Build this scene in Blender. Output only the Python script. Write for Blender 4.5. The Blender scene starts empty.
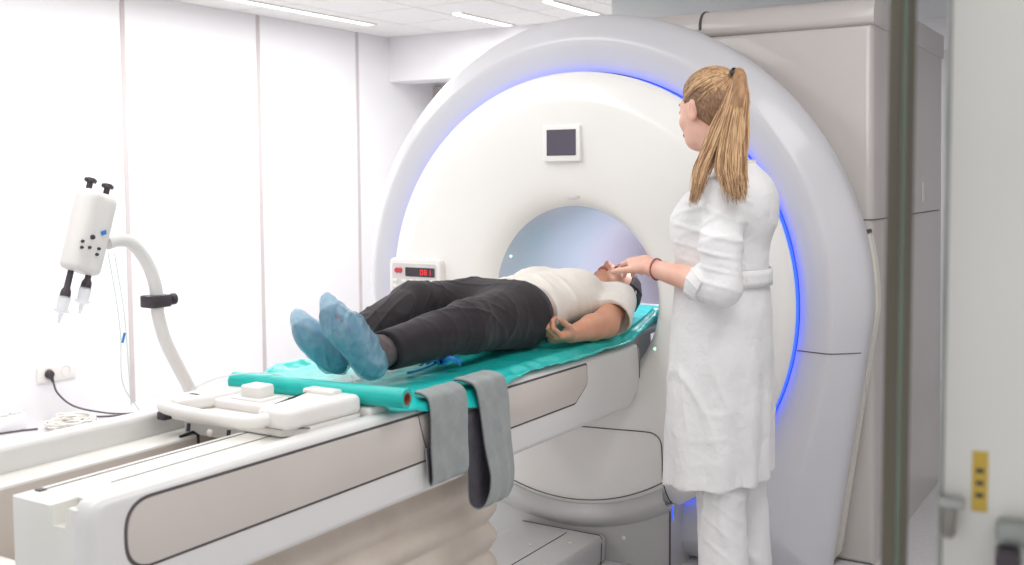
import bpy, bmesh, math, random
import numpy as np
from mathutils import Vector, Matrix
random.seed(7); rng = np.random.default_rng(7)
sc = bpy.context.scene
COL = sc.collection
PI = math.pi
# ---------------------------------------------------------------- camera, world, exposure, lights
CAMPOS = (2.0106, -3.7165, 1.425)
yaw, pitch, roll = .554220, .062856, .0062455
F = Vector((-math.sin(yaw)*math.cos(pitch), math.cos(yaw)*math.cos(pitch), -math.sin(pitch)))
R0 = Vector((math.cos(yaw), math.sin(yaw), 0)); U0 = R0.cross(F)
RR = R0*math.cos(roll) - U0*math.sin(roll); UU = U0*math.cos(roll) + R0*math.sin(roll)
cd = bpy.data.cameras.new('camera'); cam = bpy.data.objects.new('camera', cd); COL.objects.link(cam)
mw = Matrix((RR, UU, -F)).transposed().to_4x4(); mw.translation = CAMPOS
cam.matrix_world = mw
cd.sensor_width = 36; cd.lens = 36*1068.375/1024; cd.shift_y = (245.458-282.5)/1024
cd.clip_start = .05; cd.clip_end = 60
cd.dof.use_dof = True; cd.dof.focus_distance = 3.75; cd.dof.aperture_fstop = 3.8
sc.camera = cam
w = bpy.data.worlds.new('room_light'); sc.world = w; w.use_nodes = True
w.node_tree.nodes['Background'].inputs[0].default_value = (.97, .985, 1, 1)
w.node_tree.nodes['Background'].inputs[1].default_value = .68
sc.view_settings.view_transform = 'Standard'; sc.view_settings.look = 'None'
sc.view_settings.exposure = .22; sc.view_settings.gamma = 1; sc.view_settings.use_curve_mapping = False
def area(name, loc, rot, sx, sy, power, color=(1, 1, 1)):
    l = bpy.data.lights.new(name, 'AREA'); l.shape = 'RECTANGLE'; l.size = sx; l.size_y = sy; l.energy = power; l.color = color
    o = bpy.data.objects.new(name, l); COL.objects.link(o); o.location = loc; o.rotation_euler = rot; return o
area('ceiling_lamp_glow_left', (-2.6, .2, 2.6), (0, 0, 0), .8, 4.5, 72)
area('ceiling_lamp_glow_middle', (-.6, -2.0, 2.6), (0, 0, 0), .8, 3.0, 26)
area('back_fill_light', (-2.2, 2.9, 2.6), (0, 0, 0), 1.6, .9, 26)  # added fill, not a fixture: brightens the dark recess, beam and back wall
area('tunnel_lamp', (.215, .75, 1.185), (0, math.radians(40), 0), .03, .9, 4.4, (.97, .90, 1))
area('ceiling_lamp_glow_right', (1.6, -1.6, 2.6), (0, 0, 0), .8, 2.6, 25)

# ---------------------------------------------------------------- materials
def lin(c):
    return tuple((x/12.92 if x <= .04045 else ((x+.055)/1.055)**2.4) for x in [v/255 for v in c])
def mat(name, rgb, rough=.5, metal=0, noise=None, bump=0, bscale=40, coat=0, alpha=1, trans=0, emit=None, estr=0, sss=0, sheen=0, ior=1.45, stretch=None, bdist=.004):
    m = bpy.data.materials.new(name); m.use_nodes = True; nt = m.node_tree; b = nt.nodes['Principled BSDF']
    c = lin(rgb)
    b.inputs['Base Color'].default_value = (*c, 1); b.inputs['Roughness'].default_value = rough; b.inputs['Metallic'].default_value = metal
    b.inputs['Coat Weight'].default_value = coat; b.inputs['Alpha'].default_value = alpha; b.inputs['Transmission Weight'].default_value = trans
    b.inputs['IOR'].default_value = ior
    if sss:
        b.inputs['Subsurface Weight'].default_value = sss; b.inputs['Subsurface Radius'].default_value = (.6, .25, .12); b.inputs['Subsurface Scale'].default_value = .02
    if sheen: b.inputs['Sheen Weight'].default_value = sheen
    if emit: b.inputs['Emission Color'].default_value = (*emit, 1); b.inputs['Emission Strength'].default_value = estr
    if noise or bump:
        tc = nt.nodes.new('ShaderNodeTexCoord'); mp = nt.nodes.new('ShaderNodeMapping'); nt.links.new(tc.outputs['Object'], mp.inputs[0])
        if stretch: mp.inputs['Scale'].default_value = stretch
        n = nt.nodes.new('ShaderNodeTexNoise'); n.inputs['Scale'].default_value = bscale; n.inputs['Detail'].default_value = 4
        nt.links.new(mp.outputs[0], n.inputs['Vector'])
        if noise:
            r = nt.nodes.new('ShaderNodeValToRGB'); c2 = lin(noise)
            r.color_ramp.elements[0].position = .35; r.color_ramp.elements[1].position = .65
            r.color_ramp.elements[0].color = (*c, 1); r.color_ramp.elements[1].color = (*c2, 1)
            nt.links.new(n.outputs['Fac'], r.inputs[0]); nt.links.new(r.outputs[0], b.inputs['Base Color'])
        if bump:
            bp = nt.nodes.new('ShaderNodeBump'); bp.inputs['Strength'].default_value = bump; bp.inputs['Distance'].default_value = bdist
            nt.links.new(n.outputs['Fac'], bp.inputs['Height']); nt.links.new(bp.outputs[0], b.inputs['Normal'])
    return m
M = dict(
 cover=mat('gantry_white', (240, 237, 232), .28, coat=.25, noise=(243, 240, 236), bscale=3),
 ring=mat('ring_grey', (205, 204, 207), .3, coat=.3, noise=(208, 207, 210), bscale=3),
 housing=mat('housing_taupe', (203, 196, 192), .3, coat=.3, noise=(200, 193, 189), bscale=2),
 tan=mat('panel_taupe', (209, 200, 193), .35, coat=.15, noise=(205, 196, 189), bscale=4),
 shell=mat('table_shell', (224, 222, 220), .3, coat=.3, noise=(227, 225, 222), bscale=4),
 bore=mat('bore_liner', (196, 193, 205), .35, coat=.2, noise=(199, 196, 207), bscale=3),
 cream=mat('cream_strip', (232, 226, 214), .4, noise=(228, 222, 209), bscale=8),
 seam=mat('seam_dark', (96, 88, 90), .7, noise=(84, 78, 80), bscale=20),
 rail=mat('rail_white', (232, 230, 224), .4, noise=(228, 226, 219), bscale=6),
 plastic=mat('warm_white_plastic', (238, 234, 230), .35, coat=.15, noise=(235, 230, 226), bscale=9),
 bellow=mat('bellows_cloth', (216, 204, 192), .5, noise=(208, 195, 182), bscale=9, bump=.2),
 wall=mat('wall_laminate', (242, 241, 243), .35, noise=(239, 238, 240), bscale=1.2),
 joint=mat('joint_strip', (206, 196, 196), .5, noise=(200, 190, 190), bscale=5),
 ceil=mat('ceiling_tile', (240, 238, 236), .8, noise=(236, 234, 232), bscale=30, bump=.1),
 grid=mat('ceiling_grid', (215, 212, 210), .5, noise=(210, 207, 205), bscale=9),
 floor=mat('floor_vinyl', (228, 226, 228), .22, noise=(220, 218, 220), bscale=60),
 lamp=mat('lamp_tube', (255, 255, 255), .5, emit=(1, 1, 1), estr=3.0, noise=(250, 250, 250), bscale=2),
 blue=mat('blue_light', (40, 80, 255), .5, emit=(.03, .09, 1), estr=1.45, noise=(40, 84, 250), bscale=2),
 green=mat('green_led', (180, 255, 220), .5, emit=(.45, 1, .75), estr=1.1, noise=(170, 250, 215), bscale=2),
 red=mat('red_digits', (230, 60, 60), .5, emit=(1, .08, .08), estr=.3, noise=(225, 55, 55), bscale=2),
 redbtn=mat('red_button', (206, 70, 78), .4, noise=(196, 62, 70), bscale=12),
 dark=mat('dark_plastic', (70, 62, 68), .4, noise=(62, 56, 62), bscale=20),
 display=mat('screen_dark', (96, 88, 100), .18, noise=(88, 82, 96), bscale=6),
 button=mat('button_grey', (214, 210, 208), .5, noise=(206, 202, 201), bscale=20),
 black=mat('black_rubber', (38, 36, 40), .5, noise=(46, 43, 46), bscale=20),
 teal=mat('teal_drape', (48, 206, 198), .3, noise=(20, 190, 184), bscale=12, bump=.7, bdist=.010, coat=.1, trans=0),
 tealroll=mat('teal_roll', (26, 190, 180), .4, noise=(18, 178, 170), bscale=14, bump=.15, stretch=(1, 8, 8)),
 card=mat('cardboard_core', (150, 92, 70), .8, noise=(132, 78, 60), bscale=60),
 strap=mat('strap_grey', (150, 155, 153), .85, noise=(138, 144, 143), bscale=22, bump=.3, sheen=.3),
 strapdark=mat('strap_lining', (88, 84, 92), .85, noise=(78, 74, 82), bscale=40, bump=.2),
 skin=mat('skin_light', (232, 184, 164), .5, noise=(226, 172, 152), bscale=14, sss=.25, bump=.06),
 skin2=mat('skin_warm', (214, 160, 132), .5, noise=(206, 148, 120), bscale=14, sss=.25, bump=.06),
 nail=mat('finger_nail', (232, 190, 178), .3, noise=(228, 184, 172), bscale=30),
 lip=mat('lips', (186, 98, 92), .4, noise=(176, 88, 84), bscale=40),
 eye=mat('eye_white', (230, 226, 222), .2, noise=(224, 220, 216), bscale=40),
 hair=mat('blonde_hair', (168, 128, 90), .5, noise=(138, 102, 72), bscale=20, bump=.5, stretch=(4, 4, .35)),
 hair_l=mat('blonde_hair_light', (216, 180, 140), .5, noise=(190, 152, 112), bscale=20, bump=.4, stretch=(4, 4, .35)),
 roots=mat('hair_roots', (150, 112, 80), .45, noise=(112, 82, 60), bscale=60, bump=.5, stretch=(3, 3, 1)),
 hairdark=mat('dark_hair', (28, 21, 22), .7, noise=(46, 34, 33), bscale=70, bump=.5),
 coat=mat('white_cotton', (232, 230, 230), .75, noise=(228, 226, 226), bscale=11, bump=.8, bdist=.016, sheen=.1),
 tshirt=mat('cream_jersey', (232, 226, 217), .85, noise=(226, 220, 211), bscale=12, bump=.6, bdist=.010, sheen=.15),
 trouser=mat('black_trousers', (43, 37, 41), .9, noise=(37, 32, 36), bscale=14, bump=.6, bdist=.008, sheen=.08),
 sock=mat('sock_grey', (104, 92, 94), .9, noise=(92, 82, 84), bscale=60, bump=.3),
 shoe=mat('shoe_dark', (122, 124, 140), .7, noise=(138, 138, 152), bscale=24, bump=.2),
 bootie=mat('shoe_cover_film', (122, 184, 216), .3, noise=(156, 204, 226), bscale=30, bump=1.0, bdist=.012, alpha=.52, coat=.4),
 film=mat('blue_film', (60, 150, 214), .3, noise=(40, 128, 204), bscale=60, bump=.6),
 clear=mat('clear_plastic', (228, 230, 232), .15, alpha=.45, noise=(222, 224, 228), bscale=20),
 tube=mat('iv_tube', (236, 242, 242), .25, alpha=.75, noise=(230, 238, 238), bscale=20),
 cordw=mat('white_cord', (240, 237, 230), .6, noise=(232, 228, 220), bscale=40),
 cordd=mat('grey_cord', (104, 94, 98), .6, noise=(96, 86, 90), bscale=40),
 bracelet=mat('red_bracelet', (168, 92, 84), .5, noise=(148, 76, 70), bscale=80),
 post=mat('bronze_frame', (98, 92, 80), .4, metal=.1, noise=(112, 106, 92), bscale=9, stretch=(12, 12, .2)),
 edge=mat('door_edge_metal', (168, 170, 166), .3, metal=.5, noise=(150, 154, 150), bscale=9),
 leaf=mat('door_leaf', (228, 226, 220), .35, noise=(223, 221, 215), bscale=2),
 steel=mat('steel', (150, 146, 140), .3, metal=.9, noise=(138, 134, 128), bscale=30),
 yellow=mat('sticker_yellow', (206, 174, 72), .5, noise=(196, 164, 64), bscale=20),
 glass=mat('green_glass_edge', (120, 132, 116), .2, alpha=.8, noise=(110, 124, 108), bscale=6),
 basegrey=mat('base_grey', (196, 195, 194), .35, coat=.2, noise=(192, 191, 190), bscale=4),
 bulk=mat('bulkhead_grey', (196, 199, 200), .6, noise=(192, 195, 197), bscale=2),
)
# ---------------------------------------------------------------- builders
def link(name, verts, faces, m, parent=None, smooth=True):
    me = bpy.data.meshes.new(name)
    off = Vector((0, 0, 0))
    p = parent
    while p is not None: off += p.location; p = p.parent
    v = np.asarray(verts, dtype=float) - np.array(off)
    me.from_pydata(v.tolist(), [], [list(map(int, f)) for f in faces]); me.update()
    if smooth: me.polygons.foreach_set('use_smooth', [True]*len(me.polygons))
    o = bpy.data.objects.new(name, me); COL.objects.link(o)
    if m: me.materials.append(M[m])
    if parent: o.parent = parent
    return o
def thing(name, label, cat, loc=(0, 0, 0), group=None):
    o = bpy.data.objects.new(name, None); COL.objects.link(o); o.location = loc; o.empty_display_size = .1
    o['label'] = label; o['category'] = cat
    if group: o['group'] = group
    return o
def tag(o, label, cat, group=None):
    o['label'] = label; o['category'] = cat
    if group: o['group'] = group
    return o
class G:
    """collects shapes; build() links them as one mesh"""
    def __init__(s): s.v = []; s.f = []
    def add(s, v, f):
        n = len(s.v); s.v += [tuple(map(float, p)) for p in v]; s.f += [tuple(i+n for i in q) for q in f]; return s
    def bm(s, b):
        b.verts.ensure_lookup_table(); b.verts.index_update()
        s.add([tuple(v.co) for v in b.verts], [tuple(v.index for v in f.verts) for f in b.faces]); b.free(); return s
    def box(s, a, c, bev=0, seg=3, rot=None):
        b = bmesh.new(); bmesh.ops.create_cube(b, size=1)
        ce = (Vector(a)+Vector(c))/2; sz = Vector(c)-Vector(a)
        for v in b.verts: v.co = Vector((v.co.x*sz.x, v.co.y*sz.y, v.co.z*sz.z))
        if bev: bmesh.ops.bevel(b, geom=b.edges[:], offset=bev, segments=seg, profile=.5, affect='EDGES')
        for v in b.verts: v.co = (rot @ v.co if rot else v.co) + ce
        return s.bm(b)
    def prism(s, pts, axis, lo, hi, bev=0, seg=2):
        """pts: 2D outline in the two other axes (in xyz order), extruded along axis from lo to hi"""
        b = bmesh.new()
        def P(p, t):
            q = list(p); q.insert(axis, t); return Vector(q)
        A = [b.verts.new(P(p, lo)) for p in pts]; f = b.faces.new(A)
        r = bmesh.ops.extrude_face_region(b, geom=[f]); nv = [g for g in r['geom'] if isinstance(g, bmesh.types.BMVert)]
        d = [0, 0, 0]; d[axis] = hi-lo; bmesh.ops.translate(b, vec=d, verts=nv)
        if bev:
            ed = [e for e in b.edges if abs(e.verts[0].co[axis]-e.verts[1].co[axis]) < 1e-7]
            bmesh.ops.bevel(b, geom=ed, offset=bev, segments=seg, profile=.5, affect='EDGES')
        bmesh.ops.recalc_face_normals(b, faces=b.faces[:])
        return s.bm(b)
    def tube(s, path, r, n=12, cap=True, flat=None):
        P = [Vector(p) for p in path]; k = len(P); rs = r if hasattr(r, '__len__') else [r]*k
        up = None; v = []; f = []
        for i in range(k):
            t = (P[min(i+1, k-1)]-P[max(i-1, 0)]).normalized()
            if up is None:
                up = t.orthogonal().normalized()
                if flat is not None: up = (Vector(flat[0])-t*Vector(flat[0]).dot(t)).normalized()
            else: up = (up - t*up.dot(t)).normalized()
            sd = t.cross(up)
            a, c = (1, 1) if flat is None else (1, flat[1])
            for j in range(n):
                an = 2*PI*j/n; v.append(P[i]+(up*math.cos(an)*a+sd*math.sin(an)*c)*rs[i])
        for i in range(k-1):
            for j in range(n):
                j2 = (j+1) % n; f.append((i*n+j, i*n+j2, (i+1)*n+j2, (i+1)*n+j))
        if cap: f.append(tuple(range(n))[::-1]); f.append(tuple(range((k-1)*n, k*n)))
        return s.add(v, f)
    def lathe(s, prof, c, ax, n=48, a0=0, a1=2*PI):
        """prof: (radius, offset along ax)"""
        ax = Vector(ax).normalized(); u = ax.orthogonal().normalized(); w_ = ax.cross(u); c = Vector(c); full = abs(a1-a0-2*PI) < 1e-6
        m = n if full else n+1; v = []; f = []
        for (r, h) in prof:
            for j in range(m):
                a = a0+(a1-a0)*j/n; v.append(c+ax*h+(u*math.cos(a)+w_*math.sin(a))*r)
        for i in range(len(prof)-1):
            for j in range(n):
                j2 = (j+1) % m; f.append((i*m+j, i*m+j2, (i+1)*m+j2, (i+1)*m+j))
        return s.add(v, f)
    def grid(s, fn, us, vs):
        n = len(vs); v = [fn(u, t) for u in us for t in vs]; f = []
        for i in range(len(us)-1):
            for j in range(n-1): f.append((i*n+j, i*n+j+1, (i+1)*n+j+1, (i+1)*n+j))
        return s.add(v, f)
    def ball(s, c, r, n=16):
        rx, ry, rz = r if hasattr(r, '__len__') else (r, r, r); b = bmesh.new(); bmesh.ops.create_uvsphere(b, u_segments=n, v_segments=n//2+2, radius=1)
        for v in b.verts: v.co = Vector((v.co.x*rx, v.co.y*ry, v.co.z*rz))+Vector(c)
        return s.bm(b)
    def build(s, name, m, parent=None, smooth=True, auto=35, struct=False):
        o = link(name, s.v, s.f, m, parent, smooth)
        b = bmesh.new(); b.from_mesh(o.data); bmesh.ops.recalc_face_normals(b, faces=b.faces[:])
        if smooth and auto:
            for e in b.edges:
                if len(e.link_faces) == 2 and e.calc_face_angle(0) > math.radians(auto): e.smooth = False
        b.to_mesh(o.data); b.free()
        if struct: o['kind'] = 'structure'
        return o
def spline(pts, n=8):
    """Catmull-Rom through the points"""
    P = [Vector(p) for p in pts]; P = [P[0]*2-P[1]]+P+[P[-1]*2-P[-2]]; out = []
    for i in range(1, len(P)-2):
        for j in range(n):
            t = j/n; a, b, c, d = P[i-1:i+3]
            out.append(.5*((2*b)+(c-a)*t+(2*a-5*b+4*c-d)*t*t+(3*b-a-3*c+d)*t**3))
    out.append(P[-2]); return out
def rounded(pts, rad, n=6):
    out = []; k = len(pts)
    for i in range(k):
        p = Vector(pts[i]); a = Vector(pts[i-1]); b = Vector(pts[(i+1) % k]); r = rad[i] if hasattr(rad, '__len__') else rad
        if r <= 0: out.append(tuple(p)); continue
        da = (a-p).normalized(); db = (b-p).normalized(); half = math.acos(max(-1, min(1, da.dot(db))))/2
        d = r/math.tan(half); s_, e_ = p+da*d, p+db*d
        for j in range(n+1):
            t = j/n; out.append(tuple((1-t)**2*s_+2*t*(1-t)*p+t*t*e_))
    return out
def solidify(o, t):
    md = o.modifiers.new('thickness', 'SOLIDIFY'); md.thickness = t; md.offset = 0
# ---------------------------------------------------------------- signed distance bodies -> one continuous mesh (surface nets)
A = lambda *p: np.array(p, float)
def cap(a, b, ra, rb, flat=None, fs=1.0):
    a = A(*a); b = A(*b); ab = b-a; L = ab@ab
    if flat is not None: fl = A(*flat); fl = fl/np.linalg.norm(fl)
    def f(P):
        t = np.clip(((P-a)@ab)/L, 0, 1); q = P-a-t[:, None]*ab
        if flat is not None: q = q+(q@fl)[:, None]*fl*(1/fs-1)
        d = np.sqrt((q*q).sum(1))-(ra+(rb-ra)*t)
        return d*(fs if flat is not None and fs < 1 else 1)
    return f
def ell(c, r, Rm=None):
    c = A(*c); r = A(*r); Rm = None if Rm is None else np.array(Rm)   # rows: local axes
    def f(P):
        q = P-c
        if Rm is not None: q = q@Rm.T
        k0 = np.sqrt(((q/r)**2).sum(1)); k1 = np.sqrt(((q/r**2)**2).sum(1))+1e-9
        return k0*(k0-1)/k1
    return f
def loft(ax, secs):
    """secs rows: t, c1, c2, r1, r2 along axis ax (0..2), elliptical sections in the other two axes"""
    S = np.array(secs, float); S = S[np.argsort(S[:, 0])]; oth = [i for i in range(3) if i != ax]
    def f(P):
        t = P[:, ax]; tc = np.clip(t, S[0, 0], S[-1, 0]); c1, c2, r1, r2 = [np.interp(tc, S[:, 0], S[:, k]) for k in range(1, 5)]
        x = P[:, oth[0]]-c1; y = P[:, oth[1]]-c2
        k0 = np.sqrt((x/r1)**2+(y/r2)**2); k1 = np.sqrt((x/r1**2)**2+(y/r2**2)**2)+1e-9
        d = k0*(k0-1)/k1; d = np.where(k0 < .3, -np.minimum(r1, r2)*(1-k0), d)
        e = np.abs(t-tc); return np.where(e > 0, np.sqrt(np.maximum(d, 0)**2+e*e), np.maximum(d, np.maximum(S[0, 0]-t, t-S[-1, 0])))
    return f
def smin(a, b, k):
    if k <= 0: return np.minimum(a, b)
    h = np.maximum(k-np.abs(a-b), 0)/k; return np.minimum(a, b)-h*h*k*.25
def U(k, *fs):
    def f(P):
        d = fs[0](P)
        for g in fs[1:]: d = smin(d, g(P), k)
        return d
    return f
def sub(f, g, k=0): return lambda P: -smin(-f(P), g(P), k)
def isec(f, g, k=0): return lambda P: -smin(-f(P), -g(P), k)
def plane(p, n):   # keeps the side n points away from
    p = A(*p); n = A(*n); n = n/np.linalg.norm(n); return lambda P: (P-p)@n
def mesh_sdf(f, lo, hi, h, B=8):
    lo = A(*lo); hi = A(*hi); nb = np.ceil((hi-lo)/(h*B)).astype(int); N = nb*B+1
    D = np.empty(tuple(N), np.float32)
    bc = np.stack(np.meshgrid(*[np.arange(n) for n in nb], indexing='ij'), -1).reshape(-1, 3)
    cd_ = f(lo+(bc*B+B/2)*h); thr = h*B*.87*1.6
    loc = np.stack(np.meshgrid(*[np.arange(B+1)]*3, indexing='ij'), -1).reshape(-1, 3)
    for b, d in zip(bc[np.abs(cd_) >= thr], cd_[np.abs(cd_) >= thr]):
        i, j, k = b*B; D[i:i+B+1, j:j+B+1, k:k+B+1] = d
    act = bc[np.abs(cd_) < thr]
    for s0 in range(0, len(act), 400):
        ch = act[s0:s0+400]; P = (lo+((ch*B)[:, None, :]+loc[None])*h).reshape(-1, 3); d = f(P).reshape(len(ch), B+1, B+1, B+1)
        for b, q in zip(ch, d): i, j, k = b*B; D[i:i+B+1, j:j+B+1, k:k+B+1] = q
    S = D < 0; n0, n1, n2 = S.shape
    cnt = np.zeros((n0-1, n1-1, n2-1), np.int8)
    for a in (0, 1):
        for b in (0, 1):
            for c in (0, 1): cnt += S[a:n0-1+a, b:n1-1+b, c:n2-1+c]
    cells = np.argwhere((cnt > 0) & (cnt < 8)); idx = -np.ones(cnt.shape, int); idx[tuple(cells.T)] = np.arange(len(cells))
    acc = np.zeros((len(cells), 3)); num = np.zeros(len(cells))
    cor = [(a, b, c) for a in (0, 1) for b in (0, 1) for c in (0, 1)]
    for p in cor:
        for ax in range(3):
            if p[ax]: continue
            q = list(p); q[ax] = 1
            d0 = D[tuple((cells+p).T)]; d1 = D[tuple((cells+q).T)]; m = (d0 < 0) != (d1 < 0)
            t = np.where(m, d0/np.where(d0 == d1, 1, d0-d1), 0); pos = np.repeat(A(*p)[None], len(cells), 0); pos[:, ax] += t
            acc += pos*m[:, None]; num += m
    V = lo+(cells+acc/num[:, None])*h; Fc = []
    for ax in range(3):
        sl0 = [slice(None)]*3; sl1 = [slice(None)]*3; sl0[ax] = slice(0, -1); sl1[ax] = slice(1, None)
        a = S[tuple(sl0)]; b = S[tuple(sl1)]; o1, o2 = [(1, 2), (2, 0), (0, 1)][ax]
        e = np.argwhere(a != b); ok = (e[:, o1] > 0) & (e[:, o2] > 0) & (e[:, o1] < N[o1]-1) & (e[:, o2] < N[o2]-1); e = e[ok]
        ins = a[tuple(e.T)]; q = []
        for (u, v) in ((-1, -1), (0, -1), (0, 0), (-1, 0)):
            c = e.copy(); c[:, o1] += u; c[:, o2] += v; q.append(idx[tuple(c.T)])
        q = np.stack(q, 1); q[~ins] = q[~ins][:, ::-1]; Fc.append(q[(q >= 0).all(1)])
    return V, np.concatenate(Fc)
def body(name, f, lo, hi, h, m, parent, fold=None):
    V, Fc = mesh_sdf(f, lo, hi, h)
    if fold:
        N = np.zeros_like(V); fn = np.cross(V[Fc[:, 2]]-V[Fc[:, 0]], V[Fc[:, 3]]-V[Fc[:, 1]])
        for k in range(4): np.add.at(N, Fc[:, k], fn)
        N /= np.linalg.norm(N, axis=1)[:, None]+1e-9; V = V+N*fold(V)[:, None]
    return link(name, V, Fc, m, parent)
def folds(amp, dirs, warp=3.0, seed=0):
    """cloth creases: ridged waves running along the given directions"""
    r = np.random.default_rng(seed)
    def f(V):
        s = np.zeros(len(V))
        for (kx, ky, kz, a) in dirs:
            k = A(kx, ky, kz); ph = warp*np.sin(V@(r.normal(size=3)*7)+r.uniform(0, 6))+1.3*np.sin(V@(r.normal(size=3)*13)+r.uniform(0, 6))
            wv = np.sin(V@k+ph); env = .5+.5*np.sin(V@(r.normal(size=3)*10)+r.uniform(0, 6))
            s += a*env**1.5*(1.6*np.exp(-(wv/.38)**2)-.5)
        return amp*s
    return f
def nz(*v): v = A(*v); return v/np.linalg.norm(v)
def head_sdf(c, f, u, s=1.0, closed=False):
    """c: head centre, f: where the face looks, u: crown direction"""
    f = nz(*f); u = A(*u); u = u-f*(u@f); u = nz(*u); r = np.cross(f, u); c = A(*c)
    Rm = np.stack([r, f, u]); L = lambda x, y, z: c+(r*x+f*y+u*z)*s
    E = lambda p, q, rot=Rm: ell(L(*p), A(*q)*s, rot)
    t = .12; rj = np.stack([r, f*math.cos(t)+u*math.sin(t), u*math.cos(t)-f*math.sin(t)])
    skull = E((0, -.012, .03), (.074, .094, .084)); face = E((0, .02, -.028), (.061, .070, .082), rj)
    jaw = E((0, .042, -.083), (.037, .038, .026)); brow = E((0, .072, .022), (.045, .016, .013))
    ck = U(.02, E((.036, .058, -.028), (.022, .02, .022)), E((-.036, .058, -.028), (.022, .02, .022)))
    h = U(.03, skull, face, jaw); h = U(.018, h, brow, ck)
    h = sub(h, U(.0, E((.031, .096, .004), (.018, .016, .012)), E((-.031, .096, .004), (.018, .016, .012))), .014)
    lid = U(0, E((.031, .072, .003), (.0145, .0135, .0125)), E((-.031, .072, .003), (.0145, .0135, .0125)))
    h = U(.005, h, lid)
    nose = U(.008, cap(L(0, .084, .012), L(0, .108, -.028), .007*s, .0095*s), E((.009, .096, -.033), (.008, .008, .007)), E((-.009, .096, -.033), (.008, .008, .007)))
    lips = U(.003, E((0, .088, -.057), (.021, .009, .0052)), E((0, .087, -.066), (.018, .009, .0058)))
    h = U(.009, h, nose); h = U(.005, h, lips)
    ears = []
    for sd in (1, -1):
        e = E((sd*.074, -.008, -.005), (.007, .018, .031)); e = U(.006, e, E((sd*.078, -.014, .012), (.007, .014, .018)))
        ears.append(sub(e, E((sd*.084, -.006, -.002), (.006, .010, .018)), .004))
    h = U(.008, h, *ears)
    return h, L, Rm
def hand_sdf(wp, d, n, th, s=1.0, curl=(.3, .35, .4, .45), bend=(.7, .6), spread=.0, thumb=(.35, .4)):
    """wp wrist, d toward the fingers, n palm side normal, th side of the thumb"""
    wp = A(*wp); d = nz(*d); n = A(*n); n = nz(*(n-d*(n@d))); t = A(*th); t = t-d*(t@d)-n*(t@n); t = nz(*t)
    L = lambda x, y, z: wp+(t*x+d*y+n*z)*s
    rt = np.stack([t, d, n])
    palm = U(.015, ell(L(0, .048, 0), A(.040, .050, .0155)*s, rt), cap(L(.022, .035, .002), L(.030, .080, 0), .014*s, .0115*s), cap(L(-.022, .035, .002), L(-.028, .075, 0), .014*s, .011*s), cap(L(0, -.015, 0), L(0, .03, 0), .024*s, .022*s, n, .72))
    fs = []; tips = []
    spec = [(.029, .086, .046, .027, .022, .0088), (.0095, .091, .050, .031, .024, .0090), (-.010, .087, .046, .029, .023, .0086), (-.028, .079, .036, .022, .020, .0076)]
    for i, (x, y, l1, l2, l3, r_) in enumerate(spec):
        p = L(x, y-.006, .0); a = curl[i]; sp = spread*(1.5-i)
        dd = lambda ang: (d*math.cos(ang)+n*math.sin(ang))*math.cos(sp)+t*math.sin(sp)
        q1 = p+dd(a)*l1*s; q2 = q1+dd(a+bend[0]*(.6+a))*l2*s; q3 = q2+dd(a+(bend[0]+bend[1])*(.6+a))*l3*s
        fs.append(U(.004, cap(p, q1, r_*1.08*s, r_*.98*s), cap(q1, q2, r_*.98*s, r_*.9*s), cap(q2, q3, r_*.9*s, r_*.76*s))); tips.append((q2, q3))
    p = L(.026, .022, .006); a1, a2 = thumb
    d1 = nz(*(d*math.cos(.75)+t*math.sin(.75)*math.cos(a1)+n*math.sin(.75)*math.sin(a1))); d2 = nz(*(d1*math.cos(a2)+(d*.8+n*.5-t*.35)*math.sin(a2)))
    q1 = p+d1*.040*s; q2 = q1+d2*.032*s; q3 = q2+nz(*(d2+.35*d+.2*n))*.024*s
    th_ = U(.005, cap(p, q1, .0155*s, .0108*s), cap(q1, q2, .0108*s, .0098*s), cap(q2, q3, .0096*s, .0080*s))
    allf = lambda P: np.min(np.stack([g(P) for g in fs]), 0)
    return U(.010, U(.008, palm, allf), th_), tips
def strands(name, paths, r, m, parent, n=5):
    g = G()
    for p in paths:
        k = len(p); g.tube(p, [r*(.7+.3*math.sin(PI*min(1, i/(k*.4))*.5))*(1-.75*max(0, (i/(k-1)-.75)/.25)) for i in range(k)], n=n)
    return g.build(name, m, parent, auto=0)
exec_people = True
# ================================================================ THE ROOM
WX, CZ, BY = -3.84, 2.65, 4.4
def struct(name, g, m, **k): return g.build(name, m, struct=True, **k)
FZ = -.05
struct('floor', G().box((-4.2, -5.0, FZ-.1), (4.0, 5.0, FZ)), 'floor', smooth=False)
g = G(); edges = [-1.92, -.72, .49, 1.672+.065, 2.66+.27, BY+.1]
ys = [-5.0, -3.94, -2.72, -1.50, -.28, .932, 2.146, 3.286, BY+.1]      # joints of the cladding panels
for a, b in zip(ys[:-1], ys[1:]): g.box((WX-.1, a, FZ), (WX, b, CZ+.02))
wl = struct('wall_left', g, 'wall', smooth=False)
g = G()
for y in ys[1:-1]: g.box((WX-.002, y-.017, FZ), (WX+.006, y+.017, CZ), .002, 1)
struct('trim_1', g, 'joint')
struct('wall_back', G().box((-4.0, BY, FZ), (4.0, BY+.1, CZ+.02)), 'wall', smooth=False)
struct('wall_right', G().box((3.6, -1.2, FZ), (3.7, BY+.1, CZ+.02)), 'wall', smooth=False)
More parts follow.
